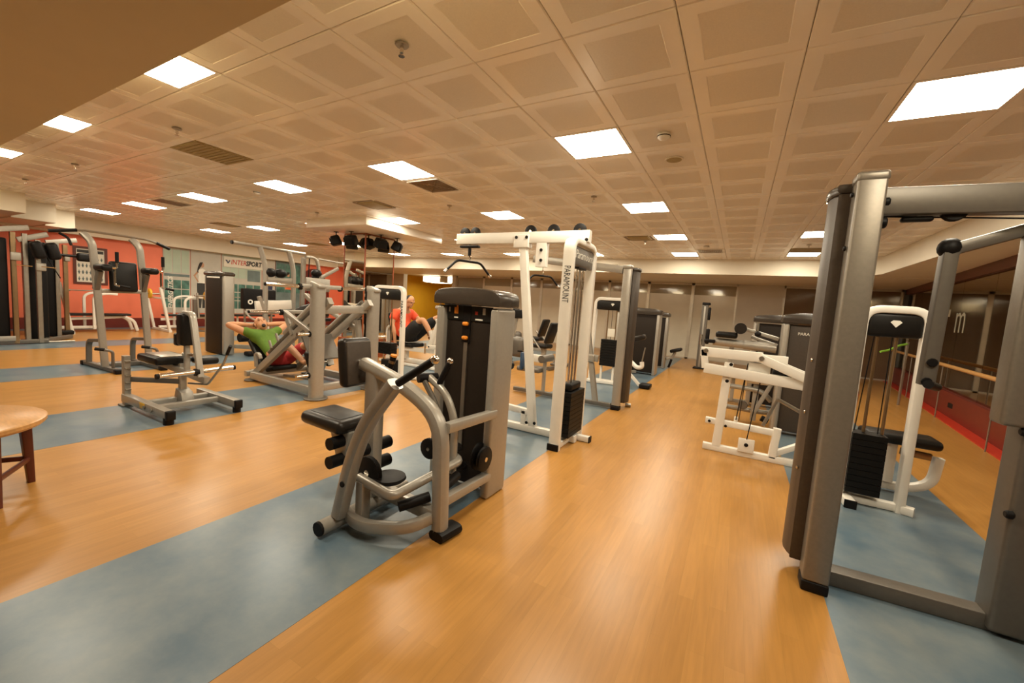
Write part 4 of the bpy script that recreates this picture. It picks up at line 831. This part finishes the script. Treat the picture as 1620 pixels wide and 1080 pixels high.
def barbell(lab, y0, y1, x, z, plates):
    t = thing('barbell', lab, 'barbell', (x, (y0+y1)/2, z), 'barbells on the bench racks')
    MB().cyl((x, y0, z), (x, y1, z), .014, 10).to(t, 'bar', STL)
    for yp in plates: MB().lathe((x, yp, z), (0, 1, 0), [(.05, -.03), (.13, -.025), (.14, -.012), (.14, .012), (.13, .025), (.05, .03)], 20).to(t, 'plate', YPL)
    for e, d in ((y0, 1), (y1, -1)): MB().cyl((x, e, z), (x, e+d*.35, z), .024, 12).to(t, 'sleeve', STL)
barbell('barbell with a yellow plate racked behind the dip station', .30, 2.45, -14.1, 1.06, (2.2,))
barbell('barbell with a yellow plate left of the tall brown tower', 3.05, 5.2, -13.55, 1.07, (3.35,))
t = thing('bar_stand', 'grey upright plate stand beside the yellow barbell plate', 'stand', (-13.7, 3.1, 0))
MB().sq((-13.7, 3.12, 0), (-13.7, 3.12, .95), .09).to(t, 'post', SILD); T(t, 'pin', SIL, (-13.7, 3.22, .4), (-13.7, 3.18, 1.15), .05); MB().rbox((-13.7, 3.1, .012), (.4, .5, .024), .006).to(t, 'base', SILD)
t = thing('weight_stack_cabinet', 'low black padded panel with a white ring, right of the brown tower', 'equipment', (-12.6, 4.35, 0))
MB().rbox((-12.6, 4.35, 1.07), (.2, .98, .62), .04).to(t, 'panel', RUB); MB().lathe((-12.49, 4.05, .98), (1, 0, 0), [(.075, 0), (.075, .004), (.035, .004), (.035, 0)], 20).to(t, 'white_ring', INKW)
for y in (3.95, 4.75): MB().sq((-12.6, y, 0), (-12.6, y, .8), .05).to(t, 'leg', STL)
MB().tube([(-12.5, 3.9, .7), (-12.4, 4.0, .5), (-12.3, 4.3, .35)], .03, .1, 8).to(t, 'curved_arm', SIL); T(t, 'foot', STL, (-12.8, 4.35, .03), (-12.4, 4.35, .03), .05)
t = thing('flat_bench', 'long grey bench rail with black top in front of the store poster', 'bench', (-13.9, 4.9, 0)); MB().rbox((-13.9, 4.9, .48), (.3, 1.3, .06), .02).to(t, 'pad', VNB)
for y in (4.4, 5.4): T(t, 'leg', WHT, (-13.9, y, 0), (-13.9, y, .45), .05)
T(t, 'rail', WHT, (-13.9, 4.3, .22), (-13.9, 5.5, .22), .05)
# ---------------------------------------------------------------- wall pictures
t = thing('exercise_chart', 'brown framed exercise chart with rows of small figures on the coral wall', 'picture', (-15.28, 1.34, 1.72))
XW = -15.3
MB().box((XW, 1.04, 1.24), (XW+.012, 1.64, 2.18)).to(t, 'sheet', PAPER)
for a, b in (((1.0, 1.20), (1.06, 2.22)), ((1.62, 1.20), (1.68, 2.22)), ((1.06, 1.20), (1.62, 1.26)), ((1.06, 2.16), (1.62, 2.22))): MB().box((XW, a[0], a[1]), (XW+.03, b[0], b[1])).to(t, 'frame_bar', MAHO)
MB().box((XW+.012, 1.08, 2.05), (XW+.014, 1.60, 2.13)).to(t, 'title_band', INK)
fm = MB()
for r in range(4):
    for c_ in range(7):
        y, z = 1.11+c_*.075, 1.35+r*.18
        fm.box((XW+.012, y-.013, z-.05), (XW+.014, y+.013, z+.03)).box((XW+.012, y-.009, z+.035), (XW+.014, y+.009, z+.053)).box((XW+.012, y-.026, z-.01), (XW+.014, y+.026, z+.008))
fm.to(t, 'figure_print', INKS)
def flat(parent, name, mt, poly, x=XW+.022, d=.003): return MB().prism(poly, 0, x, x+d).to(parent, name, mt)
def rect(y0, y1, z0, z1): return [(y0, z0), (y1, z0), (y1, z1), (y0, z1)]
t = thing('wall_poster', 'tall store poster with pale windows and vertical lettering beside the coral wall', 'poster', (XW, 3.5, 1.45), 'store posters on the left wall')
MB().box((XW, 2.95, .45), (XW+.02, 3.66, 2.49)).to(t, 'sheet', INKGR)
for k in range(3):
    for r in range(2): flat(t, 'pale_pane', INKG, rect(2.97+k*.23, 3.17+k*.23, 1.72+r*.36, 2.05+r*.36+.03))
flat(t, 'dark_band', INKS, rect(2.97, 3.64, 1.60, 1.68))
for k in range(3):
    for r in range(3): flat(t, 'dark_pane', INKT, rect(2.98+k*.225, 3.18+k*.225, .62+r*.30, .89+r*.30))
textmesh('ENERGETICS', .21, basis((XW+.028, 3.13, 1.08), (0, 0, 1), (0, -1, 0)) @ Matrix.Diagonal((.85, .8, 1, 1)), t, 'vertical_lettering', INKW, shear=.25, bold=.006)
t = thing('wall_poster', 'store poster of a standing woman in white top and black leggings', 'poster', (XW, 4.1, 1.45), 'store posters on the left wall')
MB().box((XW, 3.68, .45), (XW+.02, 4.56, 2.52)).to(t, 'sheet', INKGR)
DY = -.27
def fg(name, mt, pts, x=XW+.022): flat(t, name, mt, [(a+DY, b) for a, b in pts], x)
fg('printed_top', INKW, [(4.14, 1.42), (4.36, 1.42), (4.38, 1.62), (4.36, 1.88), (4.27, 1.93), (4.2, 1.9), (4.13, 1.82), (4.17, 1.66)]); fg('printed_leggings', INK, [(4.12, 1.44), (4.37, 1.44), (4.39, 1.2), (4.34, .62), (4.27, .62), (4.27, 1.1), (4.23, .62), (4.16, .62), (4.12, 1.2)])
fg('printed_arm', INKSK, [(4.14, 1.85), (4.02, 1.68), (4.14, 1.47), (4.17, 1.49), (4.07, 1.67), (4.17, 1.8)]); fg('printed_head', INKSK, [(4.27+.055*math.cos(a), 2.04+.085*math.sin(a)) for a in [k*.5236 for k in range(12)]]); fg('printed_hair', HAIR, [(4.29, 2.14), (4.20, 2.12), (4.14, 1.95), (4.12, 1.78), (4.18, 1.9), (4.24, 2.0)], XW+.026)
t = thing('wall_poster', 'store poster with pale window panes and a large brand banner', 'poster', (XW, 5.25, 1.45), 'store posters on the left wall')
MB().box((XW, 4.58, .45), (XW+.02, 5.93, 2.52)).to(t, 'sheet', INKGR)
for k in range(5):
    flat(t, 'pale_pane', INKG, rect(4.6+k*.26, 4.84+k*.26, 1.70, 2.06)); flat(t, 'pale_pane', INKG, rect(4.6+k*.26, 4.84+k*.26, 2.44, 2.51))
    for r in range(3): flat(t, 'dark_pane', INKT, rect(4.6+k*.26, 4.83+k*.26, .62+r*.30, .89+r*.30))
flat(t, 'slate_pane', INKS, rect(5.42, 5.86, 1.62, 2.02), XW+.026)
bn = MB().box((XW+.03, 4.64, 2.07), (XW+.04, 6.02, 2.42)).to(t, 'banner', PAPER)
textmesh('INTER', .235, basis((XW+.043, 4.86, 2.245), (0, 1, 0), (0, 0, 1)) @ Matrix.Diagonal((.80, 1, 1, 1)), bn, 'red_lettering', INKR, 'LEFT', .15, bold=.002)
textmesh('SPORT', .235, basis((XW+.043, 5.36, 2.245), (0, 1, 0), (0, 0, 1)) @ Matrix.Diagonal((.76, 1, 1, 1)), bn, 'black_lettering', INK, 'LEFT', .15, bold=.01)
MB().prism([(4.68, 2.31), (4.74, 2.31), (4.77, 2.24), (4.83, 2.32), (4.84, 2.28), (4.77, 2.18)], 0, XW+.041, XW+.043).to(bn, 'logo_mark', INKB)
t = thing('wall_poster', 'store poster of a man in a navy shirt beside the banner', 'poster', (XW, 6.2, 1.45), 'store posters on the left wall')
MB().box((XW, 5.95, .45), (XW+.02, 6.42, 2.52)).to(t, 'sheet', INKGR)
flat(t, 'printed_shirt', INKB, [(6.02, 1.1), (6.30, 1.1), (6.34, 1.55), (6.30, 1.78), (6.2, 1.84), (6.06, 1.74), (6.0, 1.5)]); flat(t, 'printed_trousers', INK, [(6.05, 1.1), (6.30, 1.1), (6.28, .5), (6.08, .5)]); flat(t, 'printed_head', INKSK, [(6.22+.06*math.cos(a), 1.96+.09*math.sin(a)) for a in [k*.5236 for k in range(12)]]); flat(t, 'printed_hair', HAIR, [(6.14, 1.98), (6.18, 2.08), (6.28, 2.07), (6.25, 2.0)], XW+.026); flat(t, 'printed_arm', INKSK, [(6.0, 1.5), (6.05, 1.5), (6.06, 1.15), (6.01, 1.15)], XW+.026)
t = thing('wall_poster', 'dark glass store poster with a woman in an orange top', 'poster', (XW, 6.95, 1.45), 'store posters on the left wall')
MB().box((XW, 6.44, .45), (XW+.02, 7.5, 2.5)).to(t, 'sheet', INKS)
for k in range(3): flat(t, 'glass_pane', INKT, rect(6.50+k*.33, 6.80+k*.33, 1.3, 2.4))
flat(t, 'printed_top', INKO, [(6.84, 1.42), (7.06, 1.42), (7.05, 1.78), (7.0, 1.86), (6.9, 1.86), (6.84, 1.75)], XW+.026); flat(t, 'printed_head', INKSK, [(6.95+.055*math.cos(a), 1.99+.08*math.sin(a)) for a in [k*.5236 for k in range(12)]], XW+.026); flat(t, 'printed_hair', HAIR, [(6.88, 1.95), (6.90, 2.10), (7.0, 2.10), (6.98, 2.03)], XW+.03); flat(t, 'printed_arm', INKSK, [(6.84, 1.75), (6.78, 1.55), (6.82, 1.4), (6.86, 1.42)], XW+.03)
# ---------------------------------------------------------------- seated leg press used by the second man
t = thing('seated_leg_press', 'white seated leg press with black seat, used by the man in orange', 'gym machine', (-5.5, 3.85, 0))
YP = 3.85
MB().rbox((-5.85, YP, .42), (.55, .42, .09), .035).to(t, 'seat', BLK); MB().rbox((-6.22, YP, .78), (.09, .40, .62), .035, Matrix.Rotation(-.18, 3, 'Y')).to(t, 'backrest', BLK)
T(t, 'base_rail', WHT, (-6.5, YP, .06), (-4.5, YP, .06), .08, .08); T(t, 'seat_post', WHT, (-5.9, YP, .08), (-5.9, YP, .38), .08); T(t, 'seat_rail', WHT, (-5.95, YP-.12, .33), (-5.0, YP-.12, .36), .05, .09)
MB().path([(-6.45, YP, .1), (-6.5, YP, .75), (-6.3, YP, .82)], .06, .08, .015, .12).to(t, 'back_frame', WHT)
T(t, 'footplate_arm', WHT, (-5.05, YP-.25, .45), (-4.82, YP-.25, 1.0), .06, .09); T(t, 'footplate_arm', WHT, (-5.05, YP+.25, .45), (-4.82, YP+.25, 1.0), .06, .09)
T(t, 'footplate_top', WHT, (-4.86, YP-.3, 1.02), (-4.45, YP-.3, 1.03), .06, .07); T(t, 'footplate_low', WHT, (-5.05, YP-.26, .46), (-4.45, YP-.26, .50), .06, .08)
MB().rbox((-4.90, YP, .78), (.03, .5, .6), .01, Matrix.Rotation(.38, 3, 'Y')).to(t, 'footplate', RUB)
for y in (YP-.3, YP+.3): T(t, 'cross_foot', WHT, (-6.4, y, .035), (-4.5, y, .035), .06, .05)
bolts(t, [(-5.03, YP-.285, .47), (-4.86, YP-.34, 1.0)], (0, 1, 0), .02); MB().cyl((-5.2, YP-.2, .30), (-5.2, YP-.2, .52), .02).to(t, 'stop_pin', CHR)
t = thing('arm_curl_machine', 'black console weight machine with grey arms behind the man in orange', 'gym machine', (-5.35, 4.75, 0))
MB().rbox((-5.35, 4.9, .82), (.62, .25, 1.5), .03).to(t, 'shroud', RUB); MB().rbox((-5.35, 4.88, 1.6), (.68, .3, .07), .03).to(t, 'cap', CAP)
for a, b in (((-5.75, 4.6, 1.25), (-4.9, 4.65, 1.28)),): MB().cyl(a, b, .045, 12).to(t, 'arm', SIL)
MB().ball((-5.55, 4.6, 1.13), .13).to(t, 'joint', RUB); T(t, 'link', SIL, (-5.3, 4.6, .9), (-5.25, 4.65, 1.25), .09); MB().rbox((-5.6, 4.6, .95), (.2, .14, .24), .04).to(t, 'pad', RUB)
MB().box((-5.5, 4.755, 1.38), (-5.44, 4.76, 1.46)).box((-5.3, 4.755, 1.40), (-5.2, 4.76, 1.44)).to(t, 'placard_print', INKGR); T(t, 'base', SIL, (-5.7, 4.5, .04), (-5.0, 4.9, .04), .08)
# far machines near the column
t = tower_machine('dark weight tower right behind the mirrored column', -9.35, -8.72, 5.6, 5.9, 1.45, BRN, 'PARAMOUNT'); T(t, 'floor_tube', WHT, (-8.7, 5.5, .05), (-8.1, 5.3, .05), .07); MB().cyl((-8.65, 5.4, .85), (-8.2, 5.4, .85), .07).to(t, 'roller', VNB); MB().path([(-8.6, 5.45, .05), (-8.55, 5.45, .6), (-8.3, 5.4, .65)], .06, .07, .01, .1).to(t, 'white_frame', WHT)
t = thing('weight_tower', 'dark machine tower with rounded black top left of the white weight stack', 'gym machine', (-10.1, 6.6, 0)); MB().rbox((-10.1, 6.6, .8), (.55, .3, 1.5), .03).to(t, 'shroud', BRN); MB().lathe((-10.1, 6.6, 1.5), (0, 0, 1), [(.3, 0), (.3, .15), (.2, .26), (.05, .3)], 20).to(t, 'rounded_top', RUB); T(t, 'base', SILD, (-10.4, 6.4, .04), (-9.8, 6.4, .04), .08)
def bike(lab, x, y, rz):
    t = thing('recumbent_bike', lab, 'exercise bike', (x, y, 0), 'recumbent bikes behind the lat machines')
    def L(a, b, c_): return (x+a*math.cos(rz)-b*math.sin(rz), y+a*math.sin(rz)+b*math.cos(rz), c_)
    R = Matrix.Rotation(rz, 3, 'Z')
    MB().rbox(L(.45, 0, .42), (.6, .24, .5), .1, R).to(t, 'drive_housing', SILD); MB().rbox(L(-.35, 0, .52), (.4, .36, .1), .04, R).to(t, 'seat', BLK)
    MB().rbox(L(-.58, 0, .84), (.09, .36, .52), .04, R @ Matrix.Rotation(-.3, 3, 'Y')).to(t, 'backrest', BLK); T(t, 'rail', SIL, L(-.7, 0, .22), L(.5, 0, .22), .09); T(t, 'seat_post', SIL, L(-.4, 0, .2), L(-.4, 0, .5), .1)
    MB().cyl(L(.1, -.2, .35), L(.1, .2, .35), .02).to(t, 'crank', CHR)
    for b in (-.24, .24): MB().rbox(L(.1, b, .35), (.12, .1, .04), .015, R).to(t, 'pedal', RUB); MB().cyl(L(-.45, b, .45), L(-.2, b, .72), .02).to(t, 'side_handle', STL)
    MB().sq(L(.5, 0, .6), L(.42, 0, 1.15), .06).to(t, 'mast', SIL); MB().rbox(L(.38, 0, 1.22), (.06, .32, .22), .03, R).to(t, 'console', RUB)
    for a in (-.7, .7): T(t, 'foot', SILD, L(a, -.28, .05), L(a, .28, .05), .07)
bike('grey recumbent bike with black backrest seen through the white lat frame', -3.9, 5.9, math.pi*.97)
bike('grey recumbent bike farther back, partly hidden by the brown tower', -4.9, 7.6, math.pi*.98)
t = thing('grey_post_machine', 'thin grey weight column standing behind the lat machines', 'gym machine', (-3.35, 6.6, 0)); T(t, 'column', SIL, (-3.35, 6.6, .0), (-3.35, 6.6, 1.45), .14, .12); MB().rbox((-3.27, 6.6, 1.32), (.03, .1, .18), .01).to(t, 'label_plate', RUB); MB().rbox((-3.35, 6.6, .03), (.4, .4, .06), .02).to(t, 'base', SILD)
t = thing('treadmill', 'black treadmill standing in the yellow studio', 'treadmill', (-12.4, 14.3, 0)); MB().rbox((-12.4, 14.3, .15), (.8, 1.7, .22), .06).to(t, 'deck', RUB)
for dx in (-.36, .36): MB().sq((-12.4+dx, 14.9, .2), (-12.4+dx, 15.0, 1.3), .08).to(t, 'mast', SILD); MB().cyl((-12.4+dx, 14.2, .95), (-12.4+dx, 14.95, 1.0), .03).to(t, 'handrail', RUB)
MB().rbox((-12.4, 14.98, 1.35), (.85, .12, .35), .05).to(t, 'console', RUB)
t = thing('cross_trainer', 'black and grey cross trainer beside the treadmill in the yellow studio', 'cross trainer', (-13.4, 14.2, 0)); MB().rbox((-13.4, 14.6, .45), (.3, .6, .7), .12).to(t, 'housing', SILD); MB().sq((-13.4, 14.6, .7), (-13.4, 14.5, 1.6), .09).to(t, 'mast', SIL); MB().rbox((-13.4, 14.45, 1.65), (.35, .08, .28), .03).to(t, 'console', RUB); MB().rbox((-13.4, 14.2, .06), (.5, 1.5, .1), .03).to(t, 'base', RUB)
for dx in (-.22, .22): MB().tube([(-13.4+dx, 14.0, .25), (-13.4+dx, 14.5, .6), (-13.4+dx, 14.4, 1.2), (-13.4+dx, 14.2, 1.7)], .025, .15, 8).to(t, 'swing_arm', STL)
t = thing('wall_sign', 'black and orange poster on the yellow studio wall', 'poster', (-12.6, 16.39, 1.7)); MB().box((-13.0, 16.37, 1.4), (-12.3, 16.4, 2.1)).to(t, 'sheet', RUB); MB().box((-12.85, 16.365, 1.5), (-12.5, 16.37, 1.9)).to(t, 'orange_print', INKO)
t = thing('step_platform', 'stack of pale step boxes on the red wood plinth of the column', 'step box', (-6.6, 3.2, 0)); MB().rbox((-6.6, 3.18, .09), (.4, .3, .18), .02).to(t, 'lower_step', WHT); MB().rbox((-6.6, 3.18, .24), (.34, .26, .1), .02).to(t, 'upper_step', GREYW)
t = thing('resistance_band', 'bright green resistance band hanging at the mirror wall', 'band', (3.3, 7.6, 1.1)); MB().tube([(2.85, 7.4, 1.02), (3.0, 7.5, 1.06), (3.15, 7.6, 1.16), (3.3, 7.7, 1.2)], .02, .08, 8).to(t, 'band', GRNV)
MB().sq((3.3, 7.7, .0), (3.3, 7.7, 1.24), .04).to(t, 'hook_post', STL)
t = thing('ballet_barre', 'pale wooden barre along the mirror wall on the right', 'barre', (RX(8)-.25, 8, 0)); MB().cyl((RX(4.2)-.22, 4.2, .92), (RX(11.5)-.22, 11.5, .92), .03, 12).to(t, 'rail', WOOD)
for y in (4.5, 6.8, 9.1, 11.3): MB().sq((RX(y)-.22, y, .0), (RX(y)-.22, y, .92), .018).to(t, 'bracket', STL)
# ================================================================== PEOPLE
def skinmesh(name, verts, edges, mt, parent, extra=None, sub=2, root=0):
    me = bpy.data.meshes.new(name); me.from_pydata([tuple(Vector(v[:3])) for v in verts], edges, [])
    o = bpy.data.objects.new(name, me); COL.objects.link(o)
    bm = bmesh.new(); bm.from_mesh(me); lay = bm.verts.layers.skin.verify(); bm.verts.ensure_lookup_table()
    for i, v in enumerate(bm.verts):
        r = verts[i][3]; v[lay].radius = r if isinstance(r, tuple) else (r, r); v[lay].use_root = (i == root)
    bm.to_mesh(me); bm.free()
    o.modifiers.new('skin', 'SKIN').use_smooth_shade = True
    m_ = o.modifiers.new('sub', 'SUBSURF'); m_.levels = sub; m_.render_levels = sub
    bpy.context.view_layer.update()
    ev = bpy.data.meshes.new_from_object(o.evaluated_get(bpy.context.evaluated_depsgraph_get()))
    bpy.data.objects.remove(o)
    off = wloc(parent)
    if extra:
        bm = bmesh.new(); bm.from_mesh(ev)
        b0 = extra.mesh('x', None); bm.from_mesh(b0); bm.to_mesh(ev); bm.free()
    ev.transform(Matrix.Translation(-off)); ev.materials.clear(); ev.materials.append(mt); ev.name = name
    ev.polygons.foreach_set('use_smooth', [True]*len(ev.polygons))
    ob = bpy.data.objects.new(name, ev); COL.objects.link(ob); ob.parent = parent
    return ob
def head_extra(c0, fwd, upd, s=1.0):
    """skull, jaw, nose, brow, lips and ears around head centre"""
    f = Vector(fwd).normalized(); u = Vector(upd); u = (u-f*u.dot(f)).normalized(); r = f.cross(u)
    R = Matrix((r, f, u)).transposed(); c0 = Vector(c0); mb = MB()
    P_ = lambda a, b, c_: c0+R @ Vector((a, b, c_))*s
    mb.ball(P_(0, -.012, .025), .098*s, 18, 14, (.80, 1.0, .98), R); mb.ball(P_(0, .022, -.045), .075*s, 16, 12, (.82, .9, 1.0), R)
    mb.ball(P_(0, .088, -.012), .020*s, 10, 8, (.7, .9, 1.5), R); mb.ball(P_(0, .074, .022), .05*s, 12, 8, (1.1, .35, .3), R)
    mb.ball(P_(0, .082, -.055), .022*s, 10, 8, (1.2, .5, .45), R); mb.ball(P_(0, .068, -.095), .028*s, 10, 8, (1, .8, .8), R)
    for sg in (-1, 1): mb.ball(P_(sg*.08, -.005, -.005), .03*s, 10, 8, (.35, .7, 1.1), R)
    return mb, P_, R
# --- man reclining on the leg press, hands behind his head
t = thing('person', 'man in green shirt and red shorts reclining on the leg press, hands behind head', 'person', (-6.3, 1.1, .18))
H = V(-6.60, 1.10, .83); hx, P_, R = head_extra(H, (.62, -.25, .74), (-.75, .1, .65), 1.14)
sk = [(-6.08, 1.10, .30, (.15, .11)), (-6.25, 1.10, .43, (.145, .10)), (-6.45, 1.10, .58, (.16, .105)), (-6.58, 1.10, .68, (.11, .08)), (-6.61, 1.10, .755, .055), (-6.605, 1.10, .83, .06),
      (-6.56, .90, .66, .068), (-6.60, .72, .76, .060), (-6.66, .60, .825, .050), (-6.70, .82, .82, .044), (-6.73, .98, .80, .030), (-6.73, 1.05, .80, .028),
      (-6.56, 1.30, .66, .068), (-6.60, 1.48, .76, .060), (-6.66, 1.60, .825, .050), (-6.70, 1.38, .82, .044), (-6.73, 1.22, .80, .030), (-6.73, 1.15, .80, .028),
      (-6.02, .99, .31, .095), (-5.78, .93, .48, .078), (-5.58, .92, .60, .06), (-5.38, .94, .48, .052), (-5.18, .95, .36, .038), (-5.10, .95, .40, .035),
      (-6.02, 1.21, .31, .095), (-5.78, 1.27, .48, .078), (-5.58, 1.28, .60, .06), (-5.38, 1.26, .48, .052), (-5.18, 1.25, .36, .038), (-5.10, 1.25, .40, .035)]
ed = [(0, 1), (1, 2), (2, 3), (3, 4), (4, 5), (3, 6), (6, 7), (7, 8), (8, 9), (9, 10), (10, 11), (3, 12), (12, 13), (13, 14), (14, 15), (15, 16), (16, 17), (0, 18), (18, 19), (19, 20), (20, 21), (21, 22), (22, 23), (0, 24), (24, 25), (25, 26), (26, 27), (27, 28), (28, 29)]
for sg, hy in ((-1, 1.04), (1, 1.16)):
    for k in range(5):
        a = V(-6.725, hy-sg*.0, .79+.012*k-.02); hx.tube([a, a+V(.0, -sg*.03, .01+.004*k), a+V(.01, -sg*(.05+.006*(2-abs(k-2))), .02+.006*k)], .0085, .01, 6)
bd = skinmesh('body', sk, ed, SKIN, t, hx)
g = .012
sh = [(-6.03, 1.10, .275, (.158, .125)), (-6.25, 1.10, .43, (.165, .122)), (-6.45, 1.10, .58, (.182, .125)), (-6.57, 1.10, .675, (.13, .10)), (-6.555, .92, .665, .088), (-6.585, .78, .745, .074), (-6.555, 1.28, .665, .088), (-6.585, 1.42, .745, .074)]
skinmesh('shirt', sh, [(0, 1), (1, 2), (2, 3), (3, 4), (4, 5), (3, 6), (6, 7)], GRN, t)
so = [(-6.10, 1.10, .29, (.165, .125)), (-6.0, .98, .315, .118), (-5.76, .925, .495, .098), (-5.66, .92, .555, .088), (-6.0, 1.22, .315, .118), (-5.76, 1.275, .495, .098), (-5.66, 1.28, .555, .088)]
skinmesh('shorts', so, [(0, 1), (1, 2), (2, 3), (0, 4), (4, 5), (5, 6)], REDF, t)
MB().ball(P_(0, -.045, .035), .108, 16, 10, (.84, .82, .9), R).to(t, 'hair', HAIR); MB().ball(P_(0, .072, -.098), .036, 10, 8, (.9, .75, .9), R).to(t, 'goatee', HAIR)
for sg in (-1, 1): MB().ball(P_(sg*.034, .083, .008), .011, 8, 6, (1.3, .5, .6), R).to(t, 'eye', HAIR); MB().ball(P_(sg*.034, .086, .03), .016, 8, 6, (1.3, .4, .3), R).to(t, 'eyebrow', HAIR)
for y in (.95, 1.25): MB().rbox((-5.06, y, .43), (.11, .10, .27), .045, Matrix.Rotation(-.45, 3, 'Y')).to(t, 'shoe', RUB); MB().rbox((-5.02, y, .45), (.03, .10, .27), .012, Matrix.Rotation(-.45, 3, 'Y')).to(t, 'shoe_sole', WHTF)
MB().rbox((-5.86, .845, .45), (.09, .008, .035), .003, Matrix.Rotation(-.6, 3, 'Y')).to(t, 'shorts_logo', WHTF)
# --- man in orange shirt on the white leg press
t = thing('person', 'man in orange shirt and black shorts sitting on the white leg press, knees raised', 'person', (-5.85, 3.8, .42))
H = V(-5.83, 3.82, 1.355); hx, P_, R = head_extra(H, (.9, -.1, -.35), (.3, 0, 1), 1.05)
sk = [(-5.92, 3.82, .60, (.19, .16)), (-6.03, 3.82, .78, (.19, .15)), (-6.07, 3.82, .96, (.19, .15)), (-6.03, 3.82, 1.12, (.14, .11)), (-5.95, 3.82, 1.22, .065), (-5.87, 3.82, 1.31, .065),
      (-6.02, 3.58, 1.09, .075), (-6.0, 3.48, .88, .055), (-5.90, 3.46, .68, .042), (-5.88, 3.47, .48, .032), (-5.87, 3.48, .41, .032),
      (-6.02, 4.06, 1.09, .075), (-5.75, 4.12, .92, .05), (-5.6, 4.1, .78, .04), (-5.5, 4.08, .66, .032), (-5.48, 4.08, .62, .03),
      (-5.76, 3.70, .62, .105), (-5.5, 3.62, .86, .088), (-5.26, 3.60, 1.02, .066), (-5.14, 3.62, .86, .06), (-5.02, 3.63, .68, .042), (-4.97, 3.63, .60, .04),
      (-5.76, 3.94, .62, .105), (-5.46, 4.05, .92, .088), (-5.18, 4.08, 1.08, .066), (-5.06, 4.06, .90, .06), (-4.96, 4.05, .72, .042), (-4.92, 4.05, .64, .04)]
ed = [(0, 1), (1, 2), (2, 3), (3, 4), (4, 5), (3, 6), (6, 7), (7, 8), (8, 9), (9, 10), (3, 11), (11, 12), (12, 13), (13, 14), (14, 15), (0, 16), (16, 17), (17, 18), (18, 19), (19, 20), (20, 21), (0, 22), (22, 23), (23, 24), (24, 25), (25, 26), (26, 27)]
for hx_, hy_, hz_ in ((-5.87, 3.48, .40), (-5.47, 4.08, .61)):
    for k in range(4):
        a = V(hx_-.03+.018*k, hy_, hz_); L = (.055, .07, .066, .05)[k]; hx.tube([a, a+V(.004, 0, -L*.6), a+V(.018, 0, -L)], .0085, .01, 6)
    a = V(hx_+.025, hy_-.01, hz_+.03); hx.tube([a, a+V(.03, 0, -.02), a+V(.035, 0, -.045)], .009, .01, 6)
skinmesh('body', sk, ed, SKIN, t, hx)
skinmesh('shirt', [(-5.90, 3.82, .56, (.21, .18)), (-6.03, 3.82, .78, (.22, .18)), (-6.06, 3.82, .98, (.22, .175)), (-6.02, 3.82, 1.13, (.17, .14)), (-6.02, 3.60, 1.10, .105), (-6.01, 3.50, .93, .09), (-6.02, 4.04, 1.10, .105), (-5.86, 4.11, .96, .09)], [(0, 1), (1, 2), (2, 3), (3, 4), (4, 5), (3, 6), (6, 7)], ORF, t)
skinmesh('shorts', [(-5.86, 3.82, .58, (.19, .15)), (-5.74, 3.69, .62, .15), (-5.48, 3.62, .82, .155), (-5.32, 3.605, .95, .125), (-5.74, 3.95, .62, .135), (-5.44, 4.05, .91, .125), (-5.26, 4.07, 1.02, .105)], [(0, 1), (1, 2), (2, 3), (0, 4), (4, 5), (5, 6)], BLKF, t)
MB().ball(P_(0, -.04, .04), .099, 16, 10, (.85, .86, .9), R).to(t, 'hair', HAIR)
for sg in (-1, 1): MB().ball(P_(sg*.034, .083, .008), .011, 8, 6, (1.3, .5, .6), R).to(t, 'eye', HAIR)
for (x, y, z) in ((-4.99, 3.63, .64), (-4.94, 4.05, .68)):
    MB().loft([(x-.07, y, z+.15), (x-.02, y, z+.03), (x+.02, y, z-.05)], [.055, .05, .05]).to(t, 'sock', WHTF)
    MB().rbox((x+.05, y, z-.02), (.10, .10, .27), .045, Matrix.Rotation(.38, 3, 'Y')).to(t, 'shoe', WHTF)
